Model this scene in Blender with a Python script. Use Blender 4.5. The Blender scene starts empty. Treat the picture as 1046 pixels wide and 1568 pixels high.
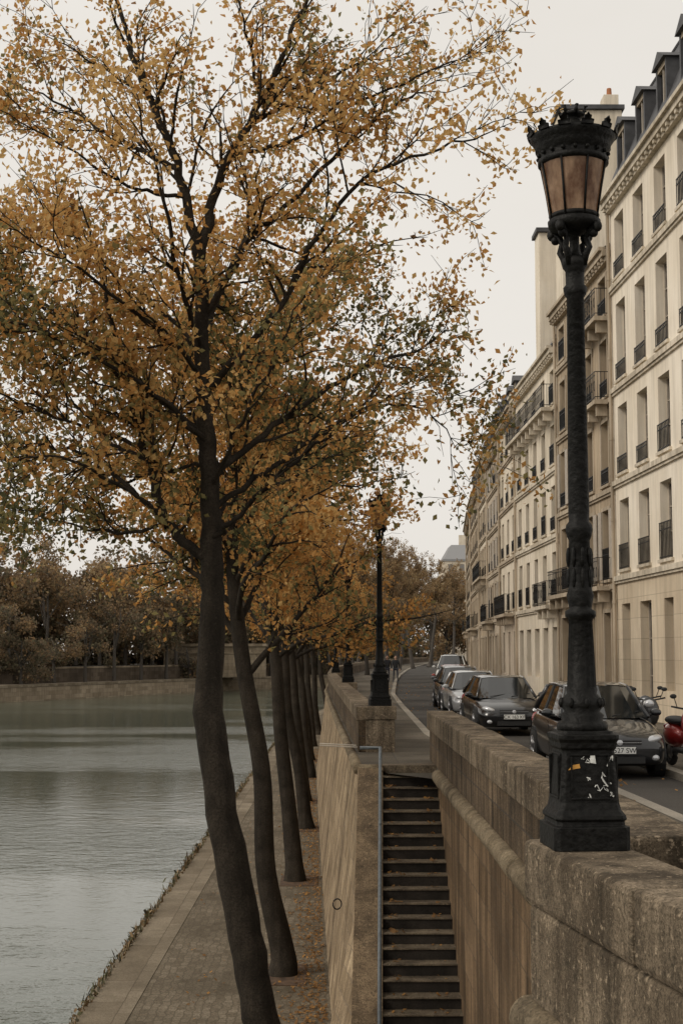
import bpy, math, random
import numpy as np
from mathutils import Vector, Matrix
random.seed(7)
rng = np.random.default_rng(7)
R = math.radians
scene = bpy.context.scene
COL = scene.collection

# ------------------------------------------------------------------ helpers
class MB:
    def __init__(s):
        s.v = []; s.f = []; s.m = []
    def add(s, vs, fs, m=0):
        o = len(s.v)
        s.v += [tuple(p) for p in vs]
        s.f += [tuple(i + o for i in f) for f in fs]
        s.m += [m] * len(fs)
    def quad(s, a, b, c, d, m=0):
        s.add([a, b, c, d], [(0, 1, 2, 3)], m)
    def box(s, x0, x1, y0, y1, z0, z1, m=0, T=None):
        vs = [(x, y, z) for z in (z0, z1) for y in (y0, y1) for x in (x0, x1)]
        if T: vs = [T(*p) for p in vs]
        s.add(vs, [(0, 2, 3, 1), (4, 5, 7, 6), (0, 1, 5, 4), (2, 6, 7, 3), (0, 4, 6, 2), (1, 3, 7, 5)], m)
    def lathe(s, prof, k=24, m=0, c=(0, 0, 0), flute=None, cap=True):
        vs = []; fs = []
        for (z, r) in prof:
            for i in range(k):
                rr = r
                if flute and flute[0] < z < flute[1] and i % 2: rr = r * 0.86
                a = 2 * math.pi * i / k
                vs.append((c[0] + rr * math.cos(a), c[1] + rr * math.sin(a), c[2] + z))
        for j in range(len(prof) - 1):
            for i in range(k):
                i2 = (i + 1) % k
                fs.append((j * k + i, j * k + i2, (j + 1) * k + i2, (j + 1) * k + i))
        if cap:
            fs.append(tuple(range(k))[::-1]); fs.append(tuple((len(prof) - 1) * k + i for i in range(k)))
        s.add(vs, fs, m)
    def tube(s, pts, rad, k=6, m=0):
        pts = [Vector(p) for p in pts]
        if not hasattr(rad, '__len__'): rad = [rad] * len(pts)
        vs = []; fs = []
        for i, p in enumerate(pts):
            t = (pts[min(i + 1, len(pts) - 1)] - pts[max(i - 1, 0)]).normalized()
            ref = Vector((0, 0, 1)) if abs(t.z) < .9 else Vector((1, 0, 0))
            u = t.cross(ref).normalized(); w = t.cross(u)
            for j in range(k):
                a = 2 * math.pi * j / k
                vs.append(p + (u * math.cos(a) + w * math.sin(a)) * rad[i])
        for i in range(len(pts) - 1):
            for j in range(k):
                j2 = (j + 1) % k
                fs.append((i * k + j, i * k + j2, (i + 1) * k + j2, (i + 1) * k + j))
        fs.append(tuple(range(k))[::-1]); fs.append(tuple((len(pts) - 1) * k + j for j in range(k)))
        s.add(vs, fs, m)
    def ellip(s, c, r, m=0, k=12, n=8):
        vs = []; fs = []
        for j in range(n + 1):
            ph = math.pi * j / n
            for i in range(k):
                a = 2 * math.pi * i / k
                vs.append((c[0] + r[0] * math.sin(ph) * math.cos(a), c[1] + r[1] * math.sin(ph) * math.sin(a), c[2] + r[2] * math.cos(ph)))
        for j in range(n):
            for i in range(k):
                i2 = (i + 1) % k
                fs.append((j * k + i, (j + 1) * k + i, (j + 1) * k + i2, j * k + i2))
        s.add(vs, fs, m)
    def obj(s, name, mats, parent=None, smooth=False, bevel=0, subd=0, recalc=False):
        me = bpy.data.meshes.new(name)
        me.from_pydata(s.v, [], s.f)
        for m in mats: me.materials.append(m)
        me.polygons.foreach_set('material_index', s.m)
        if smooth: me.polygons.foreach_set('use_smooth', [True] * len(s.f))
        me.update()
        if recalc or bevel or subd:
            import bmesh
            bm = bmesh.new(); bm.from_mesh(me)
            if subd: bmesh.ops.remove_doubles(bm, verts=bm.verts, dist=1e-4)
            bmesh.ops.recalc_face_normals(bm, faces=bm.faces)
            bm.to_mesh(me); bm.free()
        o = bpy.data.objects.new(name, me)
        COL.objects.link(o)
        if bevel:
            b = o.modifiers.new('b', 'BEVEL'); b.width = bevel; b.segments = 2; b.limit_method = 'ANGLE'
        if subd:
            b = o.modifiers.new('s', 'SUBSURF'); b.levels = subd; b.render_levels = subd
        if parent: o.parent = parent
        return o

def empty(name, loc=(0, 0, 0), rz=0, sc=1):
    e = bpy.data.objects.new(name, None); COL.objects.link(e)
    e.location = loc; e.rotation_euler = (0, 0, rz)
    e.scale = (sc, sc, sc) if not hasattr(sc, '__len__') else sc
    e.empty_display_size = .2
    return e

def fast_mesh(name, V, Q, M, mats, smoothmask=None, parent=None):
    me = bpy.data.meshes.new(name)
    V = np.asarray(V, dtype=np.float32); Q = np.asarray(Q, dtype=np.int32)
    me.vertices.add(len(V)); me.vertices.foreach_set('co', V.ravel())
    me.loops.add(len(Q) * 4); me.loops.foreach_set('vertex_index', Q.ravel())
    me.polygons.add(len(Q)); me.polygons.foreach_set('loop_start', np.arange(0, len(Q) * 4, 4, dtype=np.int32))
    for m in mats: me.materials.append(m)
    me.polygons.foreach_set('material_index', np.asarray(M, dtype=np.int32))
    if smoothmask is not None: me.polygons.foreach_set('use_smooth', smoothmask)
    me.update(calc_edges=True); me.validate()
    o = bpy.data.objects.new(name, me); COL.objects.link(o)
    if parent: o.parent = parent
    return o

# ------------------------------------------------------------------ materials
def newmat(name):
    m = bpy.data.materials.new(name); m.use_nodes = True
    nt = m.node_tree; return m, nt, nt.nodes['Principled BSDF']

def L(nt, a, b): nt.links.new(a, b)

def simple(name, col, rough=.6, metal=0, spec=.5, noise=0, nscale=8, coat=0, bump=0):
    m, nt, b = newmat(name)
    b.inputs['Base Color'].default_value = (*col, 1)
    b.inputs['Roughness'].default_value = rough
    b.inputs['Metallic'].default_value = metal
    b.inputs['Specular IOR Level'].default_value = spec
    if coat: b.inputs['Coat Weight'].default_value = coat; b.inputs['Coat Roughness'].default_value = .05
    if noise or bump:
        tc = nt.nodes.new('ShaderNodeTexCoord'); n = nt.nodes.new('ShaderNodeTexNoise')
        n.inputs['Scale'].default_value = nscale; n.inputs['Detail'].default_value = 8
        L(nt, tc.outputs['Object'], n.inputs['Vector'])
        if noise:
            r = nt.nodes.new('ShaderNodeValToRGB')
            r.color_ramp.elements[0].position = .3; r.color_ramp.elements[1].position = .7
            r.color_ramp.elements[0].color = (*[c * (1 - noise) for c in col], 1)
            r.color_ramp.elements[1].color = (*[min(1, c * (1 + noise)) for c in col], 1)
            L(nt, n.outputs['Fac'], r.inputs['Fac']); L(nt, r.outputs['Color'], b.inputs['Base Color'])
        if bump:
            bp = nt.nodes.new('ShaderNodeBump'); bp.inputs['Strength'].default_value = bump; bp.inputs['Distance'].default_value = .02
            L(nt, n.outputs['Fac'], bp.inputs['Height']); L(nt, bp.outputs['Normal'], b.inputs['Normal'])
    return m

def mixc(nt, fac, a, b, mode='MIX'):
    n = nt.nodes.new('ShaderNodeMix'); n.data_type = 'RGBA'; n.blend_type = mode
    if isinstance(fac, (int, float)): n.inputs[0].default_value = fac
    else: L(nt, fac, n.inputs[0])
    for i, x in ((6, a), (7, b)):
        if isinstance(x, tuple): n.inputs[i].default_value = (*x, 1)
        else: L(nt, x, n.inputs[i])
    return n.outputs[2]

def noise(nt, vec, scale, detail=6, mapping=None, rough=.6):
    if mapping:
        mp = nt.nodes.new('ShaderNodeMapping'); mp.inputs['Scale'].default_value = mapping
        L(nt, vec, mp.inputs['Vector']); vec = mp.outputs['Vector']
    n = nt.nodes.new('ShaderNodeTexNoise'); n.inputs['Scale'].default_value = scale
    n.inputs['Detail'].default_value = detail; n.inputs['Roughness'].default_value = rough
    L(nt, vec, n.inputs['Vector']); return n.outputs['Fac']

def ramp(nt, fac, p0, p1, c0=(0, 0, 0), c1=(1, 1, 1)):
    r = nt.nodes.new('ShaderNodeValToRGB')
    r.color_ramp.elements[0].position = p0; r.color_ramp.elements[1].position = p1
    r.color_ramp.elements[0].color = (*c0, 1); r.color_ramp.elements[1].color = (*c1, 1)
    L(nt, fac, r.inputs['Fac']); return r.outputs['Color']

def mulf(nt, a, f):
    n = nt.nodes.new('ShaderNodeMath'); n.operation = 'MULTIPLY'; n.inputs[1].default_value = f
    L(nt, a, n.inputs[0]); return n.outputs[0]

def stone(name, light, dark, streak=.6, speck=.5, brick=None, mortar=(.05, .045, .04), bump=.5, rough=.9, big=.6, flat=False, msize=.012, lichen=0, sscale=38, wob=0):
    m, nt, b = newmat(name)
    tc = nt.nodes.new('ShaderNodeTexCoord'); v = tc.outputs['Object']
    c = mixc(nt, ramp(nt, noise(nt, v, big, 8), .35, .68), light, dark)
    st = ramp(nt, noise(nt, v, 2.2, 7, (2.0, 2.0, .16)), .42, .66)
    if streak: c = mixc(nt, mulf(nt, st, streak), c, tuple(x * .42 for x in dark))
    sp = noise(nt, v, sscale, 4, None, .75)
    c = mixc(nt, mulf(nt, ramp(nt, sp, .46, .6), speck), c, tuple(x * .4 for x in dark))
    if lichen:
        c = mixc(nt, mulf(nt, ramp(nt, noise(nt, v, 9, 9, None, .8), .52, .62), lichen), c, (.03, .026, .018))
        c = mixc(nt, mulf(nt, ramp(nt, noise(nt, v, 22, 5, None, .7), .58, .66), lichen), c, tuple(min(1, x * 1.6) for x in light))
    h = sp
    if brick:
        if wob:
            nz = nt.nodes.new('ShaderNodeTexNoise'); nz.inputs['Scale'].default_value = 2.5; L(nt, v, nz.inputs['Vector'])
            va = nt.nodes.new('ShaderNodeVectorMath'); va.operation = 'SCALE'; va.inputs['Scale'].default_value = wob; L(nt, nz.outputs['Color'], va.inputs[0])
            vb = nt.nodes.new('ShaderNodeVectorMath'); vb.operation = 'ADD'; L(nt, va.outputs[0], vb.inputs[0]); L(nt, v, vb.inputs[1]); vv = vb.outputs[0]
        else: vv = v
        sx = nt.nodes.new('ShaderNodeSeparateXYZ'); L(nt, vv, sx.inputs[0])
        cb = nt.nodes.new('ShaderNodeCombineXYZ')
        if flat:
            L(nt, sx.outputs[1], cb.inputs[0]); L(nt, sx.outputs[0], cb.inputs[1])
        else:
            ad = nt.nodes.new('ShaderNodeMath'); ad.operation = 'ADD'
            L(nt, sx.outputs[0], ad.inputs[0]); L(nt, sx.outputs[1], ad.inputs[1])
            L(nt, ad.outputs[0], cb.inputs[0]); L(nt, sx.outputs[2], cb.inputs[1])
        bt = nt.nodes.new('ShaderNodeTexBrick'); L(nt, cb.outputs[0], bt.inputs['Vector'])
        bt.inputs['Scale'].default_value = 1; bt.inputs['Brick Width'].default_value = brick[0]
        bt.inputs['Row Height'].default_value = brick[1]; bt.inputs['Mortar Size'].default_value = msize
        bt.inputs['Mortar Smooth'].default_value = .3
        bt.inputs['Color1'].default_value = (1, 1, 1, 1); bt.inputs['Color2'].default_value = (.66, .64, .61, 1) if brick[0] < 10 else (.93, .92, .9, 1)
        bt.inputs['Mortar'].default_value = (1, 1, 1, 1)
        c = mixc(nt, 1.0, c, bt.outputs['Color'], 'MULTIPLY')
        c = mixc(nt, mulf(nt, bt.outputs['Fac'], .75), c, mortar)
    L(nt, c, b.inputs['Base Color'])
    b.inputs['Roughness'].default_value = rough; b.inputs['Specular IOR Level'].default_value = .2
    bp = nt.nodes.new('ShaderNodeBump'); bp.inputs['Strength'].default_value = bump; bp.inputs['Distance'].default_value = .02
    L(nt, h, bp.inputs['Height']); L(nt, bp.outputs['Normal'], b.inputs['Normal'])
    return m

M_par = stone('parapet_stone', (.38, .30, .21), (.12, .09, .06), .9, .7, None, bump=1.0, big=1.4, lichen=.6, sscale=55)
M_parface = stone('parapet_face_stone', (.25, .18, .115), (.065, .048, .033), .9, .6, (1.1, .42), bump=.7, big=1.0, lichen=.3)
M_ret = stone('retaining_wall_stone', (.32, .215, .125), (.12, .08, .047), .95, .45, (1.3, .45), mortar=(.08, .06, .04), big=.7, wob=.03, lichen=.15)
M_quaywall = stone('quay_wall_stone', (.56, .43, .28), (.25, .18, .11), .75, .35, (.8, .32), mortar=(.16, .125, .09), big=.9, wob=.10, lichen=.4)
M_cord = stone('cordon_stone', (.32, .255, .17), (.12, .09, .055), .5, .6, None, big=1.5, lichen=.4)
M_cobble = stone('quay_cobbles', (.27, .225, .165), (.13, .105, .072), .0, .6, (.26, .15), mortar=(.085, .068, .045), big=.5, flat=True, msize=.015, wob=.2, lichen=.35, sscale=20)
M_slab = stone('quay_edge_slabs', (.34, .285, .21), (.19, .155, .11), 0, .5, (1.6, .9), mortar=(.08, .06, .04), flat=True, big=.8, wob=.05, lichen=.25)
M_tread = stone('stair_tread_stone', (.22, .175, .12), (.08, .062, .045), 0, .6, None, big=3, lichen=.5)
M_riser = stone('stair_riser_shaded_stone', (.045, .037, .03), (.02, .017, .014), .4, .3, None, big=2)  # shade on the riser faces painted in as a darker stone colour
M_pave = stone('pavement_asphalt', (.19, .165, .13), (.10, .086, .068), 0, .5, (3, 1.2), flat=True, big=.6)
M_kerb = stone('kerb_granite', (.38, .34, .28), (.22, .2, .17), 0, .4, None)
M_road = stone('road_asphalt', (.09, .082, .073), (.045, .041, .037), 0, .4, None, big=.35, bump=.3, lichen=.12)
M_ground = simple('earth', (.06, .05, .035), .95, noise=.3, nscale=.5)
M_soil = simple('soil', (.085, .05, .028), .95, noise=.5, nscale=6, bump=.5)
M_farstone = stone('far_bank_stone', (.44, .36, .26), (.26, .21, .15), .4, .2, (1.6, .6), big=.15)
M_fardark = stone('far_upper_stone', (.17, .135, .10), (.08, .062, .046), .4, .2, (1.6, .6), big=.15)

def plaster(name, c1, c2, brick=None, st=.3):
    return stone(name, c1, c2, st, .08, brick, mortar=tuple(x * .6 for x in c2), bump=.15, big=.35, msize=.01)
M_wA = plaster('white_plaster', (.87, .79, .67), (.73, .64, .51))
M_wAg = plaster('ground_floor_render', (.74, .63, .48), (.55, .45, .33), (80, .62))
M_wB = plaster('tan_plaster', (.50, .40, .285), (.32, .25, .175), st=.5)
M_wC = plaster('cream_plaster', (.82, .73, .60), (.60, .52, .40), st=.4)
M_wD = plaster('grey_plaster', (.60, .51, .40), (.42, .35, .27), st=.5)
M_trim = plaster('cornice_stone', (.55, .46, .35), (.33, .27, .20), st=.5)
M_trimA = plaster('white_cornice', (.74, .66, .54), (.50, .43, .33), st=.6)
M_slate = simple('zinc_slate', (.06, .06, .064), .6, noise=.4, nscale=3, bump=.2)
M_glass = simple('window_glass', (.016, .015, .014), .1, spec=.5, noise=.4, nscale=1)
M_frame = simple('window_frame', (.38, .33, .27), .6, noise=.15)
M_iron = simple('black_iron', (.012, .012, .012), .5, spec=.3, noise=.3, nscale=20)
M_pipe = simple('painted_steel_pipe', (.10, .115, .125), .45, noise=.3, nscale=15)
M_curtain = simple('curtain', (.35, .31, .26), .9, noise=.2, nscale=5)
M_door = simple('door_paint', (.06, .05, .042), .5, noise=.3)
M_terra = simple('terracotta', (.36, .14, .06), .8)
M_lamp = simple('lamp_iron', (.0075, .0072, .0065), .5, metal=0, spec=.16, noise=.6, nscale=30, bump=.5)

def lampglass():
    m, nt, b = newmat('lamp_glass')
    tc = nt.nodes.new('ShaderNodeTexCoord')
    f = noise(nt, tc.outputs['Object'], 7, 8, (1, 1, .5))
    c = ramp(nt, f, .38, .66, (.20, .10, .055), (.85, .60, .40))
    L(nt, c, b.inputs['Base Color']); b.inputs['Roughness'].default_value = .15
    tr = nt.nodes.new('ShaderNodeBsdfTranslucent'); L(nt, c, tr.inputs['Color'])
    mx = nt.nodes.new('ShaderNodeMixShader'); mx.inputs[0].default_value = .6
    L(nt, b.outputs[0], mx.inputs[1]); L(nt, tr.outputs[0], mx.inputs[2])
    L(nt, mx.outputs[0], nt.nodes['Material Output'].inputs['Surface'])
    return m
M_lglass = lampglass()

def leafmat(name, col, tl=.45):
    m, nt, b = newmat(name)
    b.inputs['Base Color'].default_value = (*col, 1); b.inputs['Roughness'].default_value = .75
    b.inputs['Specular IOR Level'].default_value = .12
    tr = nt.nodes.new('ShaderNodeBsdfTranslucent'); tr.inputs['Color'].default_value = (*[min(1, c * 1.35) for c in col], 1)
    mx = nt.nodes.new('ShaderNodeMixShader'); mx.inputs[0].default_value = tl
    L(nt, b.outputs[0], mx.inputs[1]); L(nt, tr.outputs[0], mx.inputs[2])
    L(nt, mx.outputs[0], nt.nodes['Material Output'].inputs['Surface'])
    return m
M_bark = stone('bark', (.058, .046, .034), (.022, .017, .012), .7, .6, None, bump=1.0, big=3, lichen=.25)
LEAF = [leafmat('leaf_ochre', (.56, .37, .15), .5), leafmat('leaf_orange', (.50, .27, .09), .5), leafmat('leaf_brown', (.25, .14, .06)),
        leafmat('leaf_olive', (.235, .20, .085)), leafmat('leaf_green', (.10, .10, .048))]
TREEM = [M_bark] + LEAF
M_barkf = simple('far_bark', (.07, .06, .05), .9)
FARM = [M_barkf, leafmat('hazed_leaf_ochre', (.36, .27, .15), .35), leafmat('hazed_leaf_orange', (.31, .205, .11), .35), leafmat('hazed_leaf_brown', (.19, .14, .092), .35),
        leafmat('hazed_leaf_olive', (.16, .14, .085), .35), leafmat('hazed_leaf_dark', (.10, .088, .062), .35)]  # distance haze painted into the leaf colours, paler and less saturated

def water():
    m, nt, b = newmat('river_water')
    tc = nt.nodes.new('ShaderNodeTexCoord'); v = tc.outputs['Object']
    b.inputs['Base Color'].default_value = (.085, .10, .075, 1)
    b.inputs['Roughness'].default_value = .08; b.inputs['IOR'].default_value = 1.45
    n1 = noise(nt, v, 1.5, 4, (.75, 1, 1)); n2 = noise(nt, v, 5, 3, (.8, 1, 1))
    n3 = noise(nt, v, .06, 4, (.5, 1.2, 1))
    ad = nt.nodes.new('ShaderNodeMath'); ad.operation = 'MULTIPLY_ADD'; ad.inputs[1].default_value = .25
    L(nt, n2, ad.inputs[0]); L(nt, n1, ad.inputs[2])
    bp = nt.nodes.new('ShaderNodeBump'); bp.inputs['Distance'].default_value = .11
    L(nt, ramp(nt, n3, .42, .62, (.15, .15, .15), (1, 1, 1)), bp.inputs['Strength'])
    L(nt, ad.outputs[0], bp.inputs['Height']); L(nt, bp.outputs['Normal'], b.inputs['Normal'])
    return m
M_water = water()

# ------------------------------------------------------------------ world, sun, camera
EYE = 2.1
sd = Vector((-.72, -.36, .60)).normalized()
w = bpy.data.worlds.new('World'); scene.world = w; w.use_nodes = True
nt = w.node_tree; bg = nt.nodes['Background']
sky = nt.nodes.new('ShaderNodeTexSky'); sky.sky_type = 'NISHITA'; sky.sun_disc = False
sky.sun_elevation = math.asin(sd.z); sky.sun_rotation = math.atan2(sd.x, sd.y)
sky.dust_density = 4; sky.air_density = 1.2
hs = nt.nodes.new('ShaderNodeHueSaturation'); hs.inputs['Saturation'].default_value = .1
L(nt, sky.outputs[0], hs.inputs['Color'])
tc = nt.nodes.new('ShaderNodeTexCoord')
cl = ramp(nt, noise(nt, tc.outputs['Generated'], 1.6, 5, (1, 1, 2)), .3, .75, (8.3, 7.85, 7.2), (9.1, 8.7, 8.1))
c = mixc(nt, .9, hs.outputs[0], cl)
L(nt, c, bg.inputs['Color']); bg.inputs['Strength'].default_value = .1
sun = bpy.data.lights.new('sun', 'SUN'); sun.energy = 1.5; sun.angle = R(20); sun.color = (1, .92, .80)
so = bpy.data.objects.new('sun', sun); COL.objects.link(so); so.rotation_euler = sd.to_track_quat('Z', 'Y').to_euler()

cam = bpy.data.cameras.new('camera'); cam.sensor_fit = 'VERTICAL'; cam.sensor_height = 36; cam.lens = 50
cam.clip_start = .1; cam.clip_end = 3000
co = bpy.data.objects.new('camera', cam); COL.objects.link(co)
co.location = (0, 0, EYE); co.rotation_euler = (R(90 + 5.6), 0, R(-.39))
scene.camera = co
scene.view_settings.view_transform = 'Standard'; scene.view_settings.look = 'None'; scene.view_settings.exposure = 0

# ------------------------------------------------------------------ ground, water, road
def I(y, pts):
    return float(np.interp(y, [p[0] for p in pts], [p[1] for p in pts]))
WALLTOP = [(25.4, .47), (40, .22), (60, -.1), (75, -.3), (100, -.1), (130, 1.3), (165, 4), (200, 7.5), (260, 15), (330, 26), (600, 80)]
WALLBASE = [(y, x - .5) for y, x in WALLTOP]
QEDGE = [(-60, -4.6), (23, -4.3), (71, -4.0), (100, -3.8), (130, -2.6), (165, 0), (200, 3.5), (260, 11), (330, 22), (600, 76)]
KL = [(-30, 5.2), (10, 4.5), (22, 4.2), (23.5, 3.3), (27, 2.7), (35, 2.45), (53, 2.7), (68, 3.0), (97, 4.4), (124, 6), (160, 8.5), (190, 11), (240, 16), (330, 30), (600, 90)]
KR = [(-30, 6.0), (10, 5.8), (30, 5.6), (45, 5.5), (55, 5.6), (66, 5.9), (78, 6.7), (92, 8.0), (108, 9.4), (126, 11), (160, 14.5), (190, 18), (240, 24), (330, 39), (600, 100)]
FAC = [(28, 9.55), (45, 9.0), (54, 8.7), (66, 8.6), (78, 8.9), (92, 9.6), (108, 10.6), (126, 12.0), (160, 17), (600, 130)]

def strip(name, fl, fr, z, y0, y1, mat, step=3):
    mb = MB(); ys = list(np.arange(y0, min(y1, 140), step)) + list(np.arange(max(140, y0), y1, 12)) + [y1]
    ys = sorted(set(float(y) for y in ys if y <= y1))
    for a, b in zip(ys[:-1], ys[1:]):
        mb.quad((fl(a), a, z), (fr(a), a, z), (fr(b), b, z), (fl(b), b, z))
    return mb.obj(name, [mat])

mb = MB(); mb.quad((-1500, -300, -5.9), (1500, -300, -5.9), (1500, 2500, -5.9), (-1500, 2500, -5.9)); mb.obj('ground', [M_ground])
mb = MB(); mb.quad((-1200, -280, -4.95), (200, -280, -4.95), (200, 1500, -4.95), (-1200, 1500, -4.95)); mb.obj('water', [M_water])
SL = [(-30, 3.9), (0, 3.0), (4, 2.3), (6, 1.95), (8.5, 1.62), (8.6, 1.85), (25.4, 1.85), (25.401, .5)]
def left_street(y): return I(y, SL) if y <= 25.401 else I(y, WALLTOP) + .05
strip('street_ground', left_street, lambda y: 400, -.03, -30, 600, M_ground, step=2)
strip('road', lambda y: I(y, KL) - .02, lambda y: I(y, KR) + .02, 0.0, -30, 600, M_road, step=1)
mb = MB()
ys = [-30, -15, 0, 4, 6, 8.6, 8.601] + list(np.arange(10, 25.4, 1.0)) + [22, 23.5, 25.4, 25.402] + list(np.arange(27, 140, 2.0)) + list(np.arange(140, 600, 12.0))
ys = sorted(set(ys))
for a, b in zip(ys[:-1], ys[1:]):
    la, lb, ra, rb = left_street(a), left_street(b), I(a, KL), I(b, KL)
    mb.quad((la, a, .1), (ra - .2, a, .1), (rb - .2, b, .1), (lb, b, .1))
    mb.quad((ra - .2, a, .104), (ra, a, .104), (rb, b, .104), (rb - .2, b, .104), 1)
    mb.quad((ra, a, .104), (ra, a, -.1), (rb, b, -.1), (rb, b, .104), 1)
    mb.quad((la, a, .1), (la, a, -.4), (lb, b, -.4), (lb, b, .1))
mb.quad((.5, 25.402, .1), (1.85, 25.402, .1), (1.85, 25.402, -.1), (.5, 25.402, -.1))
mb.obj('promenade_pavement', [M_pave, M_kerb])
mb = MB(); ys = [-30, 0, 15, 28] + list(np.arange(30, 140, 3.0)) + list(np.arange(140, 600, 12.0))
for a, b in zip(ys[:-1], ys[1:]):
    la, lb = I(a, KR), I(b, KR); ra, rb = I(a, FAC) + .3, I(b, FAC) + .3
    mb.quad((la + .2, a, .12), (ra, a, .12), (rb, b, .12), (lb + .2, b, .12))
    mb.quad((la, a, .124), (la + .2, a, .124), (lb + .2, b, .124), (lb, b, .124), 1)
    mb.quad((la, a, .124), (lb, b, .124), (lb, b, -.1), (la, a, -.1), 1)
mb.obj('building_side_pavement', [M_pave, M_kerb])

# lower quay
mb = MB()
ys = list(np.arange(-60, 140, 4.0)) + list(np.arange(140, 600, 15.0))
for a, b in zip(ys[:-1], ys[1:]):
    def qx(y): return I(y, QEDGE)
    def wx(y): return (I(y, WALLBASE) if y > 25.4 else 2.6) + .3
    mb.quad((qx(a) + .9, a, -4), (wx(a), a, -4), (wx(b), b, -4), (qx(b) + .9, b, -4), 0)
    mb.quad((qx(a), a, -3.99), (qx(a) + .9, a, -3.99), (qx(b) + .9, b, -3.99), (qx(b), b, -3.99), 1)
    mb.quad((qx(a), a, -3.99), (qx(b), b, -3.99), (qx(b) - .5, b, -5.3), (qx(a) - .5, a, -5.3), 1)
mb.obj('quay_path', [M_cobble, M_slab])

# ------------------------------------------------------------------ river-side quay wall + parapet
mb = MB()
ys = [25.4, 28, 31, 35] + list(np.arange(40, 140, 5.0)) + list(np.arange(140, 420, 12.0))
for a, b in zip(ys[:-1], ys[1:]):
    ta, tb, ba, bb = I(a, WALLTOP), I(b, WALLTOP), I(a, WALLBASE), I(b, WALLBASE)
    mb.quad((ba, a, -4.1), (bb, b, -4.1), (tb, b, .0), (ta, a, .0))
mb.quad((-.03, 25.4, -4.1), (.95, 25.4, -4.1), (.95, 25.4, .0), (.47, 25.4, .0))
mb.obj('quay_wall', [M_quaywall])
mb = MB()
mb.tube([(I(y, WALLTOP) - .0, y, .03) for y in ys], .1, 8, 0)
mb.tube([(.47, 25.38, .03), (.88, 25.38, .03)], .09, 8, 0)
mb.obj('quay_wall_cordon', [M_cord], smooth=True)
mb = MB()
py = [28.7] + [y for y in ys if y > 29]
for i, (a, b) in enumerate(zip(py[:-1], py[1:])):
    xa, xb = I(a, WALLTOP) + .12, I(b, WALLTOP) + .12
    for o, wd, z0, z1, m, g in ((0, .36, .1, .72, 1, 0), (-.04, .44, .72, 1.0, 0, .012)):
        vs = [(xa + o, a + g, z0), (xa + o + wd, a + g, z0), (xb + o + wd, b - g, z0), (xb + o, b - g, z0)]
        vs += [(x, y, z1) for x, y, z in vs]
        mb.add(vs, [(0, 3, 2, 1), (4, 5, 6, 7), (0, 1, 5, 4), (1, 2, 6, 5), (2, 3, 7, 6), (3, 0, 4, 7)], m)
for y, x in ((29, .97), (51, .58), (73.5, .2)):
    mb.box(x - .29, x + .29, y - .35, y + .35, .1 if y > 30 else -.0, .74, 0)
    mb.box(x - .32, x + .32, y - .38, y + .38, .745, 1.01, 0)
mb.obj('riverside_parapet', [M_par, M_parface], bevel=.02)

# stairs
def stx(y): return (25.4 - y) * .038
mb = MB()
N = 24
for i in range(N):
    y1 = 25.4 - .28 * i; y0 = y1 - .28; z = .1 - .168 * (i + 1)
    xl = .9 - stx(y0); xr = 1.9
    j0 = random.uniform(-.012, .012); j1 = random.uniform(-.012, .012)
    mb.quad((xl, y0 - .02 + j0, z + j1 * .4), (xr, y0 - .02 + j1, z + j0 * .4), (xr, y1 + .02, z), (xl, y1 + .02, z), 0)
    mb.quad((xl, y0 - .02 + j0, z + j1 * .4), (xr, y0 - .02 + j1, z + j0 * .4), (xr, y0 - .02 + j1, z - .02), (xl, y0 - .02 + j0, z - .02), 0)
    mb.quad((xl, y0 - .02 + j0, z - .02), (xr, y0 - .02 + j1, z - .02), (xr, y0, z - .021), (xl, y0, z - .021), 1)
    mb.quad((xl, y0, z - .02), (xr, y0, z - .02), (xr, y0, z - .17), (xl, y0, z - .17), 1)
mb.quad((.88, 25.401, .101), (1.9, 25.401, .101), (1.9, 25.8, .101), (.88, 25.8, .101), 0)
mb.quad((.88, 25.4, .1), (1.9, 25.4, .1), (1.9, 25.4, -.07), (.88, 25.4, -.07), 0)
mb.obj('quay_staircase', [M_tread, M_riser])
mb = MB()
yy = [25.39, 22, 18.7]
def slope(y): return .12 - .6 * (25.4 - y)
for a, b in zip(yy[:-1], yy[1:]):
    la, lb = .47 - stx(a), .47 - stx(b); ra, rb = .9 - stx(a), .9 - stx(b)
    mb.quad((la, a, slope(a)), (ra, a, slope(a)), (rb, b, slope(b)), (lb, b, slope(b)), 0)
    mb.quad((la, a, slope(a)), (lb, b, slope(b)), (lb - .5 * (slope(b) + 4.1) / 4.1, b, -4.1), (la - .5, a, -4.1), 1)
mb.quad((.47 - stx(18.7), 18.7, slope(18.7)), (.9 - stx(18.7), 18.7, slope(18.7)), (.9 - stx(18.7), 18.7, -4.1), (.2, 18.7, -4.1), 1)
M_flank = stone('flank_coping', (.27, .195, .12), (.10, .072, .046), .3, .6, None, big=2.5, lichen=.5)
mb.obj('stair_flank_wall', [M_flank, M_quaywall])
mb = MB()
mb.tube([(.50, 25.5, .40), (.86, 25.5, .40), (.86 - stx(22), 22, slope(22) + .34), (.86 - stx(18.7), 18.7, slope(18.7) + .34)], .03, 8)
for y in (25.2, 23.5, 21.8, 20.1): mb.tube([(.86 - stx(y), y, slope(y)), (.86 - stx(y), y, slope(y) + .34)], .018, 6)
mb.obj('stair_handrail', [M_pipe], smooth=True)
mb = MB()
xx = .47 - stx(24) - .5 * (2.0) / 4.1 - .03
mb.tube([(xx - .05 + .07 * math.cos(t), 24.0 + .02 * math.cos(t), -2.05 + .085 * math.sin(t)) for t in np.linspace(0, 2 * math.pi, 16)], .012, 6)
mb.obj('mooring_ring', [M_iron], smooth=True)
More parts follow.
